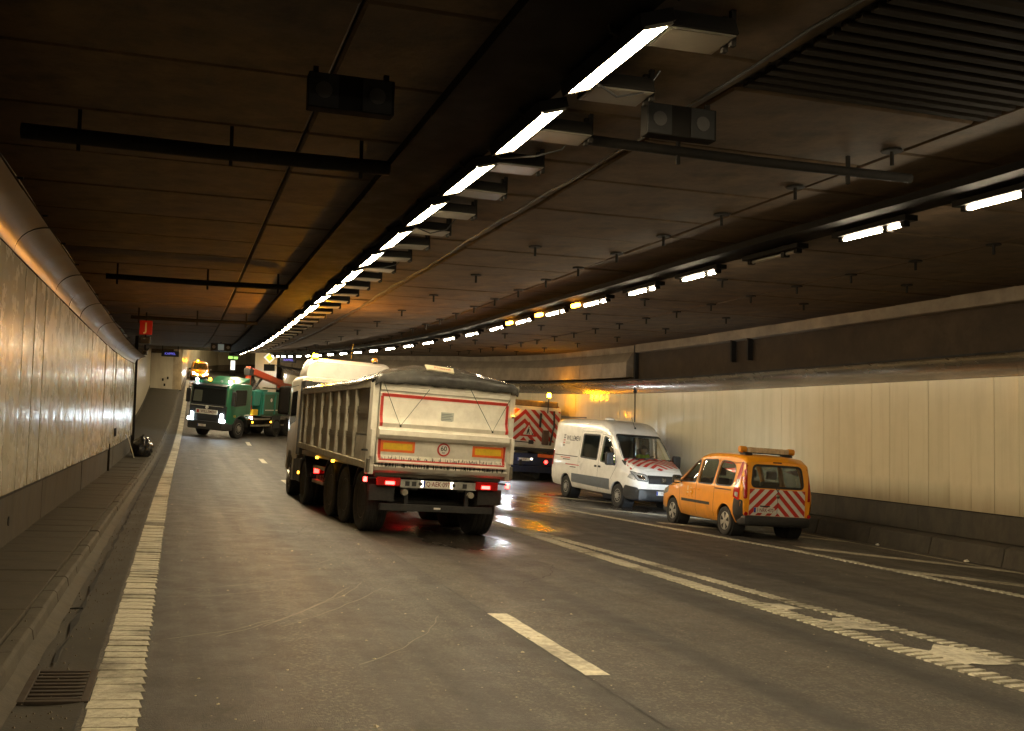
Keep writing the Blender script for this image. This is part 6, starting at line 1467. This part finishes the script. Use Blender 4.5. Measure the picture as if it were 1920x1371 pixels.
# blue lit name boards
E_BLUE = emit('blue_letters', (.22, .2, 1.0), .5)
for (x, y, z, lab) in ((-.52, 57.2, 5.18, 'dark name board with blue lit letters over the recessed wall'), (6.1, 60.5, 5.30, 'dark name board with blue lit letters over the merging lane')):
    s_ = tag(empty('name_sign', (x, y, z)), lab, 'sign'); MB().box(-.45, .45, 0, .1, -.15, .15).build('case', BLACKP, s_, bevel=.01); text_flat('KAPPEL', .17, (0, -.006, 0), (1, 0, 0), (0, 0, 1), E_BLUE, s_)
    for hx in (-.4, .4): MB().box(hx - .02, hx + .02, .03, .07, .14, CZ + zl(y) - z + .02).build('hanger', STEEL_DK, s_)
# yellow diamond sign
dy_ = 73.0; dm = tag(empty('diamond_sign', (6.05, dy_, 1.47 + (788 - 671) / 1877 * dy_ * 1.03)), 'lit white and yellow diamond priority sign above a black plate', 'sign')
MB().prism([(-.42, 0), (0, -.42), (.42, 0), (0, .42)], 'y', 0, .08).build('sign_case', emit('sign_white', (1.0, .95, .75), .75), dm, bevel=.02); MB().prism([(-.27, 0), (0, -.27), (.27, 0), (0, .27)], 'y', -.006, -.001).build('yellow_field', emit('sign_yellow', (1.0, .78, .05), .9), dm)
MB().box(-.38, .38, 0, .08, -.95, -.48).build('lower_plate', BLACKP, dm); MB().bar((0, .06, -.9), (0, .06, 1.2), .05, .05, (0, 1, 0)).build('post', STEEL_DK, dm)
# lane signal under the ceiling
ly = 44.0; ls = tag(empty('lane_signal', (1.62, ly, 4.76)), 'small dark lane signal with square grey display under the far ceiling', 'signal')
MB().box(-.42, .42, 0, .2, -.17, .17).build('case', PLASTIC, ls, bevel=.02); MB().box(-.12, .12, -.01, 0, -.12, .12).build('display', emit('grey_display', (.45, .55, .5), .14), ls)
for s in (-1, 1): MB().cyl((s * .29, -.01, 0), (s * .29, .0, 0), .07, n=12).build('lamp', LAMPGL, ls)
MB().box(-.02, .02, .1, .14, .16, CZ + zl(ly) - 4.74).build('hanger', STEEL_DK, ls)
# green emergency signs and bright exit lamp on the far bend
for (px, py, yy, lab) in ((413, 673, 118, 'green lit emergency exit sign on the far bend wall'), (421.5, 673.5, 121, 'second green lit exit sign, beside the bright lit cabinet')):
    x = (px - 333) / 1877 * yy * 1.03 * 1.05; z = 1.45 + (786 - py) / 1877 * yy * 1.02
    s_ = tag(empty('exit_sign', (x, yy, z)), lab, 'sign'); MB().box(-.24, .24, 0, .08, -.15, .15).build('sign_box', emit('exit_green', (.45, 1.0, .18), .9), s_, bevel=.02); MB().bar((0, .05, .15), (0, .05, 2.6), .04, .04, (0, 1, 0)).build('hanger', STEEL_DK, s_)
xx = (424 - 333) / 1877 * 119 * 1.0; dl = tag(empty('lit_cabinet', (xx, 119, zl(119) - CF * xx)), 'bright white lit cabinet standing at the far bend', 'cabinet'); MB().box(-.26, .26, 0, .1, .7, 1.8).build('lit_panel', emit('door_glow', (1.0, 1.0, .9), .9), dl, bevel=.1, segs=4); MB().box(-.32, .32, .02, .2, 0, 1.95).build('panel_frame', STEEL_DK, dl)
# traffic cones beyond the green truck
cone0 = None
CONEW = mat('cone_white', (.8, .78, .72), .5, var=.1); 
for i, (x, y) in enumerate(((4.75, 104.0), (2.55, 84.0))):
    cn = tag(empty('traffic_cone', mw=frame_at(x, y, 0)), ('pale reflective traffic cone on the far slope', 'orange and white traffic cone near the far orange car')[i], 'cone')
    MB().box(-.2, .2, -.2, .2, 0, .04).build('base', ORFL, cn); MB().lathe([(.14, .04), (.04, .72), (.0, .73)], (0, 0, 0), 'z', 16).build('cone_body', CONEW if i == 0 else ORFL, cn, smooth=40); MB().lathe([(.112, .22), (.073, .48)], (0, 0, 0), 'z', 16).build('reflective_sleeve', SWHITE, cn, smooth=40)
